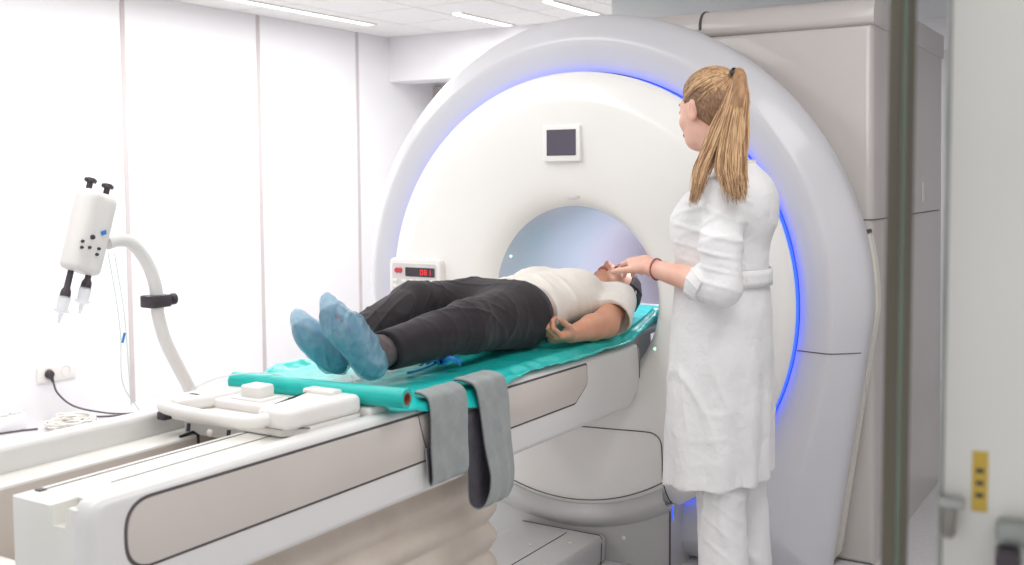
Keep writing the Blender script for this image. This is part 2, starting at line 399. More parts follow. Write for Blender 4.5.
# ceiling: tiles in a 0.6 grid
g = G()
xs = np.arange(WX, 3.7, .6); yy = np.arange(3.71-.6*14, 4.3, .6)
for x in xs:
    for y in yy: g.box((x+.006, y+.006, CZ), (x+.594, y+.594, CZ+.03))
struct('ceiling', g, 'ceil', smooth=False)
struct('trim_2', G().box((WX-.1, -5, CZ+.012), (4.0, BY+.1, CZ+.06)), 'grid', smooth=False)
struct('trim_3', G().box((WX-.05, 3.72, 2.27), (3.6, 4.02, CZ+.01), .004, 1), 'wall', smooth=False)       # beam across the back
struct('trim_4', G().box((-3.86, 4.36, FZ), (-3.74, 4.41, 2.27), .004, 1), 'joint')
struct('trim_5', G().box((-1.13, 2.6, 2.40), (3.5, 3.4, CZ+.01), .01, 2), 'bulk')           # bulkhead above the scanner
# skirting box along the wall and floor
struct('baseboard_left', G().box((WX, -4.0, FZ), (WX+.06, .12, .045), .006, 2), 'wall')
# linear ceiling lights
for i, (x, y0, y1, lb) in enumerate([(-3.43, .35, 2.99, 'long slim ceiling light running beside the left wall'), (-2.545, 2.88, 3.64, 'slim ceiling light strip, middle of the three along the ceiling'), (-1.71, 2.78, 3.54, 'slim ceiling light strip nearest the top of the scanner ring')]):
    t = thing('ceiling_light', lb, 'ceiling light', (x, (y0+y1)/2, CZ), 'slim linear ceiling lights')
    gg = G(); 
    for sx in (-1, 1): gg.box((x+sx*.045-.006, y0, CZ-.012), (x+sx*.045+.006, y1, CZ+.008), .002, 1)
    gg.build('frame', 'rail', t); G().box((x-.038, y0+.01, CZ-.008), (x+.038, y1-.01, CZ+.004), .002, 1).build('diffuser', 'lamp', t)

# ================================================================ SCANNER
ZC = .95
scan = thing('mri_scanner', 'large white MRI scanner with round front, central tunnel and blue ring light', 'MRI scanner', (0, .5, 0))
PROF = [(.3635, .006), (.364, .002), (.368, -.004), (.385, -.03), (.42, -.052), (.48, -.070), (.58, -.084), (.68, -.090), (.765, -.090), (.785, -.086), (.82, -.074), (.85, -.058), (.874, -.036), (.888, -.012), (.890, .002), (.884, .004), (.884, .05)]
pr = np.array(PROF)
def ydisc(x, z): return float(np.interp(math.hypot(x, z-ZC), pr[:, 0], pr[:, 1]))
# front cover: the disc with the tunnel mouth
fine = [(float(np.interp(t, np.arange(len(PROF)), pr[:, 0])), float(np.interp(t, np.arange(len(PROF)), pr[:, 1]))) for t in np.linspace(0, len(PROF)-1, 70)]
sm = np.array(fine)
for _ in range(6): sm[1:-1] = (sm[:-2]+2*sm[1:-1]+sm[2:])/4
G().lathe([tuple(p) for p in sm], (0, 0, ZC), (0, 1, 0), 160).build('front_cover', 'cover', scan, auto=60)
# tunnel liner
bz = [(.3640, .003), (.3625, .004), (.358, .09), (.350, .18), (.345, .30), (.345, 1.55), (.37, 1.72), (.42, 1.76), (.44, 1.74), (.44, .12)]
G().lathe(bz, (0, 0, ZC), (0, 1, 0), 120).build('bore_tunnel', 'bore', scan, auto=50)
G().lathe([(.349, 1.22), (.3465, 1.225), (.3465, 1.255), (.349, 1.26)], (0, 0, ZC), (0, 1, 0), 120, ).build('bore_light_strip', 'lamp', scan, auto=50)
# blue light on the rim of the disc
G().lathe([(.884, .004), (.8885, .005), (.8885, .040), (.884, .042)], (0, 0, ZC), (0, 1, 0), 180).build('ring_light', 'blue', scan, auto=60)
# outer ring, an arch that runs down to the floor
def outer(a, k=0):
    """outline of the arch: a measured from +x, counterclockwise"""
    Ro = 1.125
    if math.sin(a) >= -.02: return Ro*math.cos(a), ZC+Ro*math.sin(a)
    # straight, slightly tapered legs, then the floor line
    c, s_ = math.cos(a), math.sin(a); bx = .985
    # ray hits side line from (1.125, .93) to (bx, -.05) or floor
    best = (ZC+.05)/(-s_)
    if abs(c) > 1e-6:
        sg = 1 if c > 0 else -1; x1, z1, x2, z2 = sg*1.125, ZC-.02, sg*bx, -.05
        den = c*(z2-z1)-s_*(x2-x1); t = (x1*(z2-z1)-(z1-ZC)*(x2-x1))/den
        if t > 0: best = min(best, t)
    return best*c, ZC+best*s_
RP = [(0.0, .12, 0), (0.0, .036, 0), (.03, .032, 0), (.12, .028, 0), (.25, .020, 0), (.42, .012, 0), (.52, .008, 0), (.575, .010, 0), (.62, .022, 0), (.72, .040, 0), (.84, .062, 0), (.93, .084, 0), (.985, .105, 0), (1.0, .13, 0), (.99, .17, 0), (.94, .23, 0), (.84, .29, 0), (.80, .345, 0), (.70, .36, 0)]
angs = sorted(set(list(np.linspace(-PI/2, 3*PI/2, 241)) + [math.atan2(-ZC-.05, .985), PI-math.atan2(-ZC-.05, .985)]))
v = []; f = []; n = len(angs)
Rs = np.array(RP)[:, :2]
for _ in range(1): Rs[2:-3] = (Rs[1:-4]+2*Rs[2:-3]+Rs[3:-2])/4
for (tt, y) in Rs:
    for a in angs:
        ox, oz = outer(a); ix, iz = .892*math.cos(a), ZC+.892*math.sin(a)
        iz = max(iz, .002)
        yy_ = y
        v.append((ix+(ox-ix)*tt, yy_, max(-.049, iz+(oz-iz)*tt)))
for i in range(len(Rs)-1):
    for j in range(n-1): f.append((i*n+j, i*n+j+1, (i+1)*n+j+1, (i+1)*n+j))
gr = G(); gr.add(v, f); gr.build('outer_ring', 'ring', scan, auto=60)
# cream trim strip along the back of the ring, right-hand side
def strip(a0, a1, off, y0, y1, name, m, th=.012, nn=40, par=None):
    g = G(); v = []
    A_ = np.linspace(a0, a1, nn)
    for a in A_:
        x, z = outer(a); d = Vector((x, 0, z-ZC)).normalized(); x += d.x*off; z += d.z*off
        for (yy2, rr) in ((y0, 0), (y0, th), (y1, th), (y1, 0)): v.append((x+d.x*rr, yy2, max(-.049, z+d.z*rr)))
    f = []
    for i in range(nn-1):
        for j in range(4): f.append((i*4+j, i*4+(j+1) % 4, (i+1)*4+(j+1) % 4, (i+1)*4+j))
    f += [(0, 1, 2, 3), tuple((nn-1)*4+q for q in (3, 2, 1, 0))]
    g.add(v, f); return g.build(name, m, par or scan)
def ring_y(x, z):
    a = math.atan2(z-ZC, x); ox, oz = outer(a); ro = math.hypot(ox, oz-ZC); t = (math.hypot(x, z-ZC)-.892)/(ro-.892)
    k = Rs[2:13]; return float(np.interp(t, k[:, 0], k[:, 1]))
tr = strip(-.83, .24, -.052, .300, .345, 'trim_strip', 'cream', th=.028)
strip(.245, .258, -.052, .300, .345, 'strip_end', 'seam', th=.026, par=tr)
# magnet body behind the ring and the taller housing on the right
G().lathe([(.45, .35), (1.02, .35), (1.03, .40), (1.03, 1.60), (.99, 1.68), (.42, 1.70)], (0, 0, 1.0), (0, 1, 0), 96).build('magnet_body', 'housing', scan)
prof = rounded([(.52, -.05), (1.085, -.05), (1.054, 1.992), (.02, 1.992), (.02, 1.50), (.52, 1.30)], [0, 0, 0, 0, 0, 0], 6)
prof = [(x, z) for x, z in prof]
G().prism(prof, 1, .362, 1.75, .03, 4).build('side_housing', 'housing', scan)
G().prism(rounded([(.346, 1.982), (.346, 2.088), (1.75, 2.088), (1.75, 1.982)], [.030, .075, .02, 0], 10), 0, .02, 1.060, .004, 2).build('housing_top', 'housing', scan)
seam = lambda path, r=.0022, par=scan, m='seam', name='seam': G().tube(path, r, 6).build(name, m, par)
seam([(.55, .3605, 1.262), (1.03, .3605, 1.262), (1.060, .366, 1.262), (1.0665, .38, 1.262), (1.0665, .46, 1.262), (1.0665, 1.66, 1.262)])
seam([(.385, .3465, 2.01), (.385, .346, 2.03), (.385, .352, 2.05), (.386, .366, 2.071), (.386, .39, 2.083), (.386, .43, 2.088), (.386, .8, 2.088)], .006)
G().box((1.052, 1.27, 1.31), (1.068, 1.32, 1.40), .004, 2).build('indicator_slot', 'cream', scan)
# disc furniture
def surf_path(pts, off=.0008, n=10):
    return [(p.x, ydisc(p.x, p.z)-off, p.z) for p in spline([(x, 0, z) for x, z in pts], n)]
for path in (
    [(.05, .455), (.2, .462), (.34, .470), (.385, .466), (.412, .44), (.418, .38), (.42, .30), (.432, .22), (.445, .185)],
    [(.784*math.cos(a), ZC+.784*math.sin(a)) for a in np.linspace(PI*1.5+.585, PI*1.5-.585, 13)],
    [(-.05, .455), (-.2, .462), (-.34, .470), (-.385, .466), (-.412, .44), (-.418, .38), (-.42, .30), (-.432, .22)]):
    seam(surf_path(path), .0022)
# screen above the tunnel
def rrect(x0, z0, x1, z1, r, n=5): return rounded([(x0, z0), (x1, z0), (x1, z1), (x0, z1)], r, n)
scr = G().prism(rrect(-.086, 1.489, .079, 1.628, .008), 1, -.100, -.075, .004).build('display_bezel', 'cover', scan)
G().prism(rrect(-.066, 1.511, .062, 1.611, .002), 1, -.1015, -.095).build('display_screen', 'display', scr)
G().ball((.018, ydisc(0, 1.353)+.001, 1.353), (.033, .004, .012), 20).build('microphone_dimple', 'button', scan)
cp = G().prism(rrect(-0.835, .895, -0.567, 1.090, .028), 1, -.118, -.050, .008, 3).build('control_panel', 'plastic', scan)
G().prism(rrect(-0.817, .912, -0.587, 1.068, .012), 1, -.1195, -.115).build('keypad_face', 'button', cp)
ds = G().prism(rrect(-0.747, 1.014, -0.595, 1.052, .004), 1, -.1215, -.118).build('readout', 'dark', cp)
g = G()                                                      # red seven-segment digits
def digit(x, segs, z=1.033, w_=.011, h_=.020):
    S = {'a': (0, 1, 1, 1), 'g': (0, .5, 1, .5), 'd': (0, 0, 1, 0), 'f': (0, .5, 0, 1), 'b': (1, .5, 1, 1), 'e': (0, 0, 0, .5), 'c': (1, 0, 1, .5)}
    for s_ in segs:
        a, b, c, d = S[s_]; x0, x1 = x+a*w_, x+c*w_; z0, z1 = z-h_/2+b*h_, z-h_/2+d*h_
        g.box((min(x0, x1)-.0015, -.1228, min(z0, z1)-.0015), (max(x0, x1)+.0015, -.1212, max(z0, z1)+.0015))
digit(-0.667, 'abcdef'); digit(-0.647, 'abcdefg'); digit(-0.627, 'bc')
g.build('readout_digits', 'red', ds, smooth=False)
for dx in (-0.793, -0.775): G().lathe([(0, -.006), (.010, -.005), (.012, 0), (.012, .004)], (dx, -.1195, 1.038), (0, 1, 0), 20).build('red_button', 'redbtn', cp)
k = 0
for iz, z in enumerate((.995, .972, .950, .930)):
    for ix in range(6):
        x = -0.801+ix*.038+(.006 if ix else 0)
        G().box((x-.012, -.1225, z-.006), (x+.012, -.118, z+.006), .0015, 1).build('key', 'plastic', cp)
for (x, z) in ((-.299, 1.105), (.366, .78)):
    G().lathe([(0, -.003), (.005, -.002), (.006, .002)], (x, ydisc(x, z)-.001, z), (0, 1, 0), 16).build('marker_light', 'green', scan)
# pedestal below the disc, floor cover in front
pp = rounded([(-.45, -.05), (.452, -.05), (.452, .205), (.25, .15), (0, .118), (-.25, .15), (-.45, .205)], [0, 0, .01, .1, .2, .1, .01], 6)
G().prism(pp, 1, -.092, .15, .003, 1).build('pedestal', 'basegrey', scan)
chin = [(.86*math.cos(a), -.05, ZC+.86*math.sin(a)) for a in np.linspace(PI*1.5-.54, PI*1.5+.54, 40)]
gchin = G()
def chinf(i, t):
    a = PI*1.5-.545+1.09*i; r = .80+.10*t; yb = -.084-.036*math.sin(PI*min(1, t*1.05)); yb = yb if t < .95 else -.05
    return (r*math.cos(a), yb, ZC+r*math.sin(a))
gchin.grid(chinf, np.linspace(0, 1, 40), np.linspace(0, 1, 14)); gchin.build('chin_lip', 'basegrey', scan, auto=80)
seam([(.4535, -.098, -.049), (.4535, -.098, .185)], .004, name='side_joint')
seam([(.4575, -.080, .15), (.4575, -.080, .205)], .0025, m='blue', name='joint_light')
G().lathe([(0, -.003), (.008, -.002), (.009, .003)], (.085, -.092, .085), (0, 1, 0), 12).build('screw_cap', 'plastic', scan)
G().lathe([(0, -.003), (.008, -.002), (.009, .003)], (.262, -.092, .052), (0, 1, 0), 12).build('screw_cap', 'plastic', scan)
seam([(x, ring_y(x, .805)-.0005, .805) for x in np.linspace(.885, 1.09, 16)]+[(1.103, .13, .805), (1.099, .17, .805), (1.084, .23, .805)], .0020)

# ================================================================ TABLE
tab = thing('patient_table', 'long white scanner table with taupe side panel docked into the tunnel', 'patient table', (0, -1.2, 0))
SX = .245
# near side cover (and its twin on the far side)
side = rounded([(-2.465, .575), (-.30, .565), (-.03, .585), (-.03, .800), (-1.2, .815), (-2.465, .822)], [.03, .12, .05, .035, 0, .02], 8)
side = rounded([(-2.465, .575), (-.12, .562), (-.03, .62), (-.03, .800), (-1.2, .815), (-2.465, .822)], [.045, .09, .05, .045, 0, .05], 6)
G().prism(side, 0, .235, .305, .022, 5).build('side_cover', 'shell', tab)
G().prism(side, 0, -.305, -.245, .018, 4).build('side_cover', 'shell', tab)
pan = rounded([(-2.385, .668), (-2.385, .801), (-.484, .782), (-.478, .715), (-.565, .664)], [.062, .062, .008, .03, .03], 10)
pan2 = rounded([(-2.391, .662), (-2.391, .807), (-.478, .788), (-.472, .713), (-.563, .658)], [.065, .065, .01, .032, .032], 10)
G().prism(pan2, 0, .300, .3065).build('panel_gasket', 'seam', tab)
G().prism(pan, 0, .301, .3095, .002, 2).build('side_panel', 'tan', tab)
seam([(.3095, -1.452, .799), (.311, -1.430, .73), (.3105, -1.405, .668)], .0014, tab)
# shell joint near the tunnel
seam([(.3055, -.066, .797), (.306, -.05, .72), (.3055, -.045, .60)], .0014, tab)
# near rail, its slot and the notch at the end
g = G(); g.prism([(.058, .575), (.262, .575), (.262, .802), (.235, .802), (.225, .796), (.221, .762), (.185, .762), (.183, .800), (.058, .800)], 1, -2.462, -2.40, .004, 2).prism([(.058, .575), (.262, .575), (.262, .806), (.235, .800), (.058, .800)], 1, -2.401, .15)
g.build('near_rail', 'rail', tab)
g = G(); g.box((.074, -2.40, .7992), (.078, -.2, .8012)).box((.150, -2.30, .7992), (.153, -.2, .8010)).box((.21, -2.33, .7992), (.2125, -.2, .801)); g.build('rail_slot', 'seam', tab, smooth=False)
G().box((.066, -2.418, .7994), (.084, -2.402, .8030), .001, 1).build('slot_stop', 'dark', tab)
g = G(); g.box((-.262, -2.46, .575), (-.150, .15, .758), .006, 2).box((-.302, -2.46, .575), (-.258, .15, .803), .005, 2); g.build('far_rail', 'rail', tab)
G().box((-.152, -2.46, .56), (-.148, .15, .752)).build('trough_wall', 'tan', tab, smooth=False)
G().box((-.16, -2.44, .56), (.065, .15, .585), .003, 1).build('trough_floor', 'tan', tab)
G().box((-.25, -2.475, .50), (.06, -2.43, .655), .012, 2).build('end_plate', 'rail', tab)
# lifting column under the table: bellows and base rail
g = G()
def bel(u, t):
    zz = .115+.465*t; s_ = (.5+.5*math.cos(t*2*PI*5.0))**.6; off = .020*s_
    P = [(-.21-off, -2.10), (.21+off, -2.10-off), (.21+off, -.93+off), (-.21-off, -.93+off)]
    q = rounded([(p[0], p[1]) for p in P], .05, 5); k_ = int(u) % len(q); return (q[k_][0], q[k_][1], zz)
g.grid(bel, list(range(25)), np.linspace(0, 1, 73)); bo = g.build('bellows', 'bellow', tab, auto=0)
G().box((-.255, -2.2, -.05), (.25, -.85, .12), .03, 3).build('base_cover', 'basegrey', tab)
fc = G().box((-.19, -.88, -.05), (.195, -.100, .055), .02, 4).build('floor_cover', 'basegrey', tab)
seam([(.05, -.86, .0555), (.05, -.16, .0555)], .0016, fc); seam([(-.17, -.125, .0555), (.172, -.125, .0555), (.188, -.135, .050), (.1955, -.15, .03), (.1958, -.155, -.045)], .0026, fc)
for (x, y) in ((0, -.35), (.12, -.26)): G().lathe([(.004, 0), (.008, .002), (0, .003)], (x, y, .055), (0, 0, 1), 12).build('screw_cap', 'plastic', fc)
# cradle the patient lies on
def crad(u, t):
    y = -1.62+2.40*u; x = -.265+.53*t; return (x, y, .828+.006*abs(2*t-1)**3)
G().box((-.268, -1.60, .806), (.268, .85, .836), .01, 3).build('cradle', 'plastic', tab)
# end block with bowed handle
blk = rounded([(-.21, -1.845), (.19, -1.845), (.245, -1.80), (.245, -1.60), (-.225, -1.60)], [.03, .02, .03, .02, .02], 5)
eb = G().prism(blk, 2, .803, .824, .003, 2).build('end_block', 'plastic', tab)
seam([(-.205, -1.848, .8235), (.195, -1.848, .8235), (.245, -1.80, .8235)], .0016, eb)
g = G(); top = rounded([(.125, -1.86), (.235, -1.86), (.25, -1.60), (.07, -1.60), (.115, -1.74)], [.02, .035, .03, .02, .02], 5); g.prism(top, 2, .823, .872, .016, 4)
top = rounded([(-.235, -1.85), (-.165, -1.85), (-.135, -1.76), (-.12, -1.60), (-.235, -1.60)], [.035, .02, .02, .02, .03], 5); g.prism(top, 2, .823, .858, .012, 4)
g.box((-.2, -1.755, .82), (.13, -1.60, .848), .01, 3).build('handle_housing', 'plastic', eb)
G().tube(spline([(-.195, -1.835, .846), (-.19, -1.875, .845), (-.10, -1.895, .843), (.02, -1.90, .842), (.12, -1.893, .843), (.155, -1.870, .845), (.158, -1.83, .846)], 6), .0170, 14).build('handle', 'plastic', eb)
g = G(); g.box((-.075, -1.72, .845), (-.005, -1.66, .885), .008, 3).box((-.095, -1.735, .842), (.015, -1.65, .854), .004, 2); g.build('connector_socket', 'plastic', eb)
G().box((.035, -1.655, .8475), (.095, -1.645, .8495)).build('vent_slot', 'seam', eb, smooth=False); G().box((-.20, -1.78, .8575), (-.17, -1.77, .8595)).build('vent_slot', 'seam', eb, smooth=False)
g = G().box((.09, -1.66, .868), (.19, -1.615, .882), .006, 2); g.build('coil_latch', 'plastic', eb)
for x in (-.13, .015): G().tube([(x, -1.845, .800), (x, -1.848, .780)], .005, 8).build('guide_pin', 'dark', eb)
G().ball((-.05, -1.848, .785), (.010, .006, .010)).build('release_knob', 'plastic', eb)
G().box((-.20, -1.80, .758), (.058, -1.62, .804), .004, 2).build('end_underbody', 'shell', tab)
seam([(-.165, -1.845, .7605), (-.165, -1.80, .764), (-.148, -1.80, .76), (-.146, -1.80, .69), (-.146, -1.795, .62)], .004, tab, 'black', 'bumper_edge')
G().box((-.235, -1.86, .80), (-.205, -1.83, .822), .004, 2).build('end_stop', 'dark', tab)
# black line of the cradle edge close to the tunnel
seam([(.27, -.60, .8165), (.305, -.40, .815), (.306, -.15, .812)], .002, tab)
# ================================================================ SHEET, ROLL, STRAPS
def nzf(seed, sc_):
    r = np.random.default_rng(seed); K = [(r.normal(size=2)*sc_*(1.6**i), r.uniform(0, 6), .6**i) for i in range(5) for _ in range(2)]
    def f(x, y):
        wx, wy = x+.03*math.sin(17*y+seed), y+.04*math.sin(13*x+seed)
        return sum(a*(1-2*abs(math.sin(k[0]*wx+k[1]*wy+p))**.7) for k, p, a in K)/3
    return f
n1, n2 = nzf(3, 14), nzf(9, 30)
def drape(u, t):
    y = -1.56+2.33*u
    xr = .318+.006*math.sin(9*y); xl = -.30-.02*math.sin(6*y+1)
    over = max(0, 1-abs(y+1.20)/.33)*.035 + .010*max(0, math.sin(5.1*y+2))
    xl -= max(0, 1-abs(y+1.30)/.22)*.06
    s_ = xl+(xr+over-xl)*t; x = s_; z = .8405+.0035*n1(s_, y)+.0018*n2(s_, y)
    ed = max(0, (abs(x-.0)-.24)/.07)
    z += .003*n1(y*1.3, .4+x*.4)*min(1, ed)
    if x > .315: z -= (x-.315)*.95; x = .315+(x-.315)*.35+.004
    z = max(z, .8385) if abs(x) < .27 else z
    if x > .27: z -= .012*min(1, (x-.27)/.03)
    if x < -.29: z += (-.29-x)*.35
    if x > .24 and y > -.15:                                    # the sheet rides up the side of the head rest
        z += .085*min(1, (y+.15)/.30)*min(1, (x-.24)/.05)*(1+.12*n2(y*.5, .3)); x -= .020*min(1, (y+.15)/.3)
    if y > .02: lim = .352; q = math.hypot(x, z-ZC); x *= min(1, lim*.97/q)
    return (x, y, z)
sh = G().grid(drape, np.linspace(0, 1, 220), np.linspace(0, 1, 90)).build('disposable_sheet', 'teal', auto=0)
solidify(sh, .0012); tag(sh, 'crinkled teal disposable sheet spread over the scanner table under the patient', 'sheet')
t = thing('sheet_roll', 'teal roll of disposable sheet lying across the foot of the table', 'sheet roll', (.05, -1.58, .863))
a, b = Vector((-.200, -1.622, .867)), Vector((.362, -1.566, .865)); ax = (b-a).normalized(); L_ = (b-a).length
g = G().lathe([(.0165, 0), (.024, 0), (.0262, .003), (.0262, L_*.3), (.0256, L_*.6), (.0262, L_-.003), (.0255, L_), (.0165, L_)], a, ax, 40).build('rolled_sheet', 'tealroll', t)
G().lathe([(.0125, -.002), (.0168, -.002), (.0168, L_+.001), (.0125, L_+.001), (.0125, L_*.8), (.0125, -.002)], a, ax, 28).build('cardboard_core', 'card', t)
# thin tube lying over the roll
tag(G().tube(spline([(-.36, -1.63, .83), (-.20, -1.66, .885), (-.08, -1.612, .898), (.02, -1.50, .852), (.06, -1.42, .848), (-.03, -1.32, .848)], 8), .0018, 6).build('infusion_line', 'tube'), 'thin clear infusion line looped over the teal roll', 'infusion line')
# crumpled blue film
g = G(); 
for k_ in range(7):
    r2 = np.random.default_rng(40+k_); c0 = A(.105+.03*r2.normal(), -1.075+.03*r2.normal(), .868); ph = r2.uniform(0, 6)
    def cr(u, t, c0=c0, ph=ph, r2=r2): 
        a_ = ph+4.2*u; rr = .018+.022*math.sin(3*u+ph)**2
        return (c0[0]+rr*math.cos(a_)+.006*math.sin(9*t+ph), c0[1]+rr*math.sin(a_)*1.2, .856+.020*abs(math.sin(2*a_))+.018*t)
    g.grid(cr, np.linspace(0, 1, 22), np.linspace(0, 1, 5))
g.tube(spline([(.12, -1.10, .866), (.115, -1.17, .856), (.10, -1.22, .852)], 6), .003, 6)
o = g.build('crumpled_film', 'film', auto=0); solidify(o, .001); tag(o, 'small crumpled bit of blue plastic film on the teal sheet beside the legs', 'plastic film')
# grey fixation straps over the side
def ribbon(name, label, path, y0, y1, th=.007, slack=None):
    t = thing(name, label, 'fixation strap', (path[0][0], (y0[0]+y1[0])/2, path[0][1]), 'grey fixation straps over the table edge')
    P = spline([(x, 0, z) for x, z in path], 8); n_ = len(P)
    def side(k_, off):
        tn = (P[min(k_+1, n_-1)]-P[max(k_-1, 0)]).normalized(); nn = Vector((tn.z, 0, -tn.x)); return P[k_]+nn*off
    def fn(off):
        def h(u, t_):
            k_ = int(round(u*(n_-1))); p = side(k_, off); q = u*(len(y0)-1); i_ = min(int(q), len(y0)-2); fr = q-i_
            a_ = y0[i_]+(y0[i_+1]-y0[i_])*fr; b_ = y1[i_]+(y1[i_+1]-y1[i_])*fr; y = a_+(b_-a_)*t_
            return (p.x+.002*math.sin(14*t_+9*u), y, p.z)
        return h
    us = np.linspace(0, 1, n_); ts = np.linspace(0, 1, 14)
    for nm, m_, o1, o2 in (('strap_face', 'strap', 0, th*.6), ('strap_lining', 'strapdark', -th*.45, 0)):
        A1 = G().grid(fn(o1), us, ts); k0 = len(A1.v); A1.grid(fn(o2), us, ts); m_n = len(ts)
        rim = [(i, 0) for i in range(n_)]+[(n_-1, j) for j in range(1, m_n)]+[(i, m_n-1) for i in range(n_-2, -1, -1)]+[(0, j) for j in range(m_n-2, 0, -1)]
        for i in range(len(rim)):
            a_, b_ = rim[i], rim[(i+1) % len(rim)]; ia, ib = a_[0]*m_n+a_[1], b_[0]*m_n+b_[1]; A1.f.append((ia, ib, ib+k0, ia+k0))
        A1.build(nm, m_, t, auto=50)
    return t
ribbon('fixation_strap', 'short grey fixation strap hanging beside the end of the teal roll', [(.282, .848), (.305, .846), (.328, .832), (.336, .79), (.338, .70), (.342, .625), (.335, .603), (.326, .615), (.322, .66), (.320, .70)][::-1],
       [-1.43]*4, [-1.262]*4)
ribbon('fixation_strap', 'longer grey fixation strap hanging in an open loop, nearer the tunnel', [(.275, .851), (.305, .850), (.335, .838), (.345, .79), (.356, .66), (.372, .55), (.366, .497), (.345, .486), (.326, .51), (.321, .60), (.322, .70), (.320, .76)][::-1],
       [-1.235, -1.235, -1.235, -1.215, -1.185, -1.21, -1.23, -1.235], [-1.105, -1.105, -1.105, -1.09, -1.065, -1.06, -1.07, -1.08])

# ================================================================ PATIENT (lying on the back, head in the tunnel)
def hair_dark(P): return P
pat = thing('person', 'person lying on the scanner table in cream t-shirt, black trousers and blue shoe covers', 'person', (0, -.5, .84))
hc, hf, hu = (.055, .235, .963), (-.02, -.16, .985), (0, 1, .12)
hs, HL, HR = head_sdf(hc, hf, hu, 1.12)
neck = cap((.02, .02, .935), HL(0, -.02, -.04), .058, .056)
W2 = A(.245, -.485, .882)
hd, tips = hand_sdf(W2, (-.16, -.95, -.02), (-.35, .05, .93), (.93, -.15, .35), .98, curl=(.75, .85, .9, .95), bend=(.85, .6), thumb=(.7, .55))
hd2, _ = hand_sdf((-.27, -.50, .875), (.05, -1, -.03), (.2, 0, .98), (-1, 0, .1), .96, curl=(.6, .7, .8, .9), thumb=(.6, .5))
trunk = U(.06, loft(1, [(-.66, 0, .945, .17, .09), (-.52, 0, .95, .185, .10), (-.35, 0, .955, .165, .095), (-.12, 0, .96, .19, .10), (0, 0, .945, .17, .08), (.05, 0, .94, .08, .055)]))
arm1 = U(.03, cap((.20, -.02, .945), (.262, -.255, .893), .056, .047), U(.02, cap((.262, -.255, .893), (.256, -.34, .890), .049, .046), cap((.256, -.34, .890), tuple(W2), .046, .029)))
arm2 = U(.03, cap((-.20, -.02, .945), (-.27, -.26, .895), .055, .045), cap((-.27, -.26, .895), (-.27, -.50, .875), .042, .028))
legs = U(.03, cap((.10, -.60, .95), (.13, -.96, .955), .09, .058), cap((.13, -.96, .955), (.095, -1.36, .925), .055, .038),
         cap((-.10, -.60, .95), (-.13, -.90, .995), .09, .056), cap((-.13, -.90, .995), (-.05, -1.34, .93), .052, .037),
         cap((.095, -1.37, .915), (.078, -1.46, 1.0), .034, .024), cap((-.05, -1.355, .915), (-.073, -1.43, .968), .033, .022))
full = U(.03, U(.03, hs, neck), trunk, arm1, arm2, legs); full = U(.012, full, hd, hd2)
bd = body('body', full, (-.36, -1.60, .78), (.36, .44, 1.16), .0042, 'skin2', pat); bd['label'] = 'bare skin of face, arms and hand'
for sd in (1, -1):
    G().tube(spline([HL(sd*.031-.014*sd, .0855, -.003), HL(sd*.031, .0890, -.0075), HL(sd*.031+.014*sd, .0835, -.003)], 6), .0022, 6).build('eyelash', 'hairdark', pat)
    G().tube(spline([HL(sd*.015, .0885, .0215), HL(sd*.033, .0865, .027), HL(sd*.050, .072, .021)], 6), [.0010]+[.0024]*10+[.0010]*2, 6).build('eyebrow', 'hairdark', pat)
g = G()
for z_, r_ in ((-.0575, .0042), (-.066, .0050)): g.tube(spline([HL(-.020, .0885, -.061), HL(-.008, .0975, z_), HL(.008, .0975, z_), HL(.020, .0885, -.061)], 5), [.0012]+[r_]*14+[.0012], 8)
g.build('lips', 'lip', pat)
E_ = lambda p, q: ell(HL(*p), A(*q)*1.12, HR)
hcap = U(.02, E_((0, -.020, .038), (.086, .102, .096)), E_((0, -.055, -.015), (.076, .064, .085)))
hcap = isec(hcap, plane(HL(0, .044, .050), tuple(HR[1]*.92-HR[2]*.36)), .012)
bun = U(.01, E_((.012, -.085, .095), (.040, .038, .040)), E_((.045, -.055, .100), (.022, .02, .02)), E_((.066, -.070, .03), (.028, .03, .06)))
body('hair', U(.02, hcap, bun), (-.1, .05, .80), (.24, .54, 1.14), .004, 'hairdark', pat, folds(.0022, [(90, 14, 40, 1), (60, 20, 90, .7)], 1.5, 4))
def skull(th, ph, k=1.0): return HL(.087*math.sin(th)*math.cos(ph)*k, -.018+.100*math.sin(th)*math.sin(ph)*k, .034+.096*math.cos(th)*k)
ps = []
for i in range(120):
    a_ = rng.uniform(-2.9, .0); b_ = rng.uniform(.15, 1.9); end = HL(.02+rng.normal()*.02, -.10+rng.normal()*.015, .085+rng.normal()*.02)
    s0 = A(*skull(b_, a_)); q = [tuple(s0*(1-t_)+end*t_ + (s0*(1-t_)+end*t_-A(*HL(0, -.018, .034)))/np.linalg.norm(s0*(1-t_)+end*t_-A(*HL(0, -.018, .034)))*max(0, .10-np.linalg.norm(s0*(1-t_)+end*t_-A(*HL(0, -.018, .034))))) for t_ in np.linspace(0, 1, 9)]
    if min(p[2] for p in q) > .855: ps.append(q)
strands('hair_strands', ps, .0022, 'hairdark', pat)
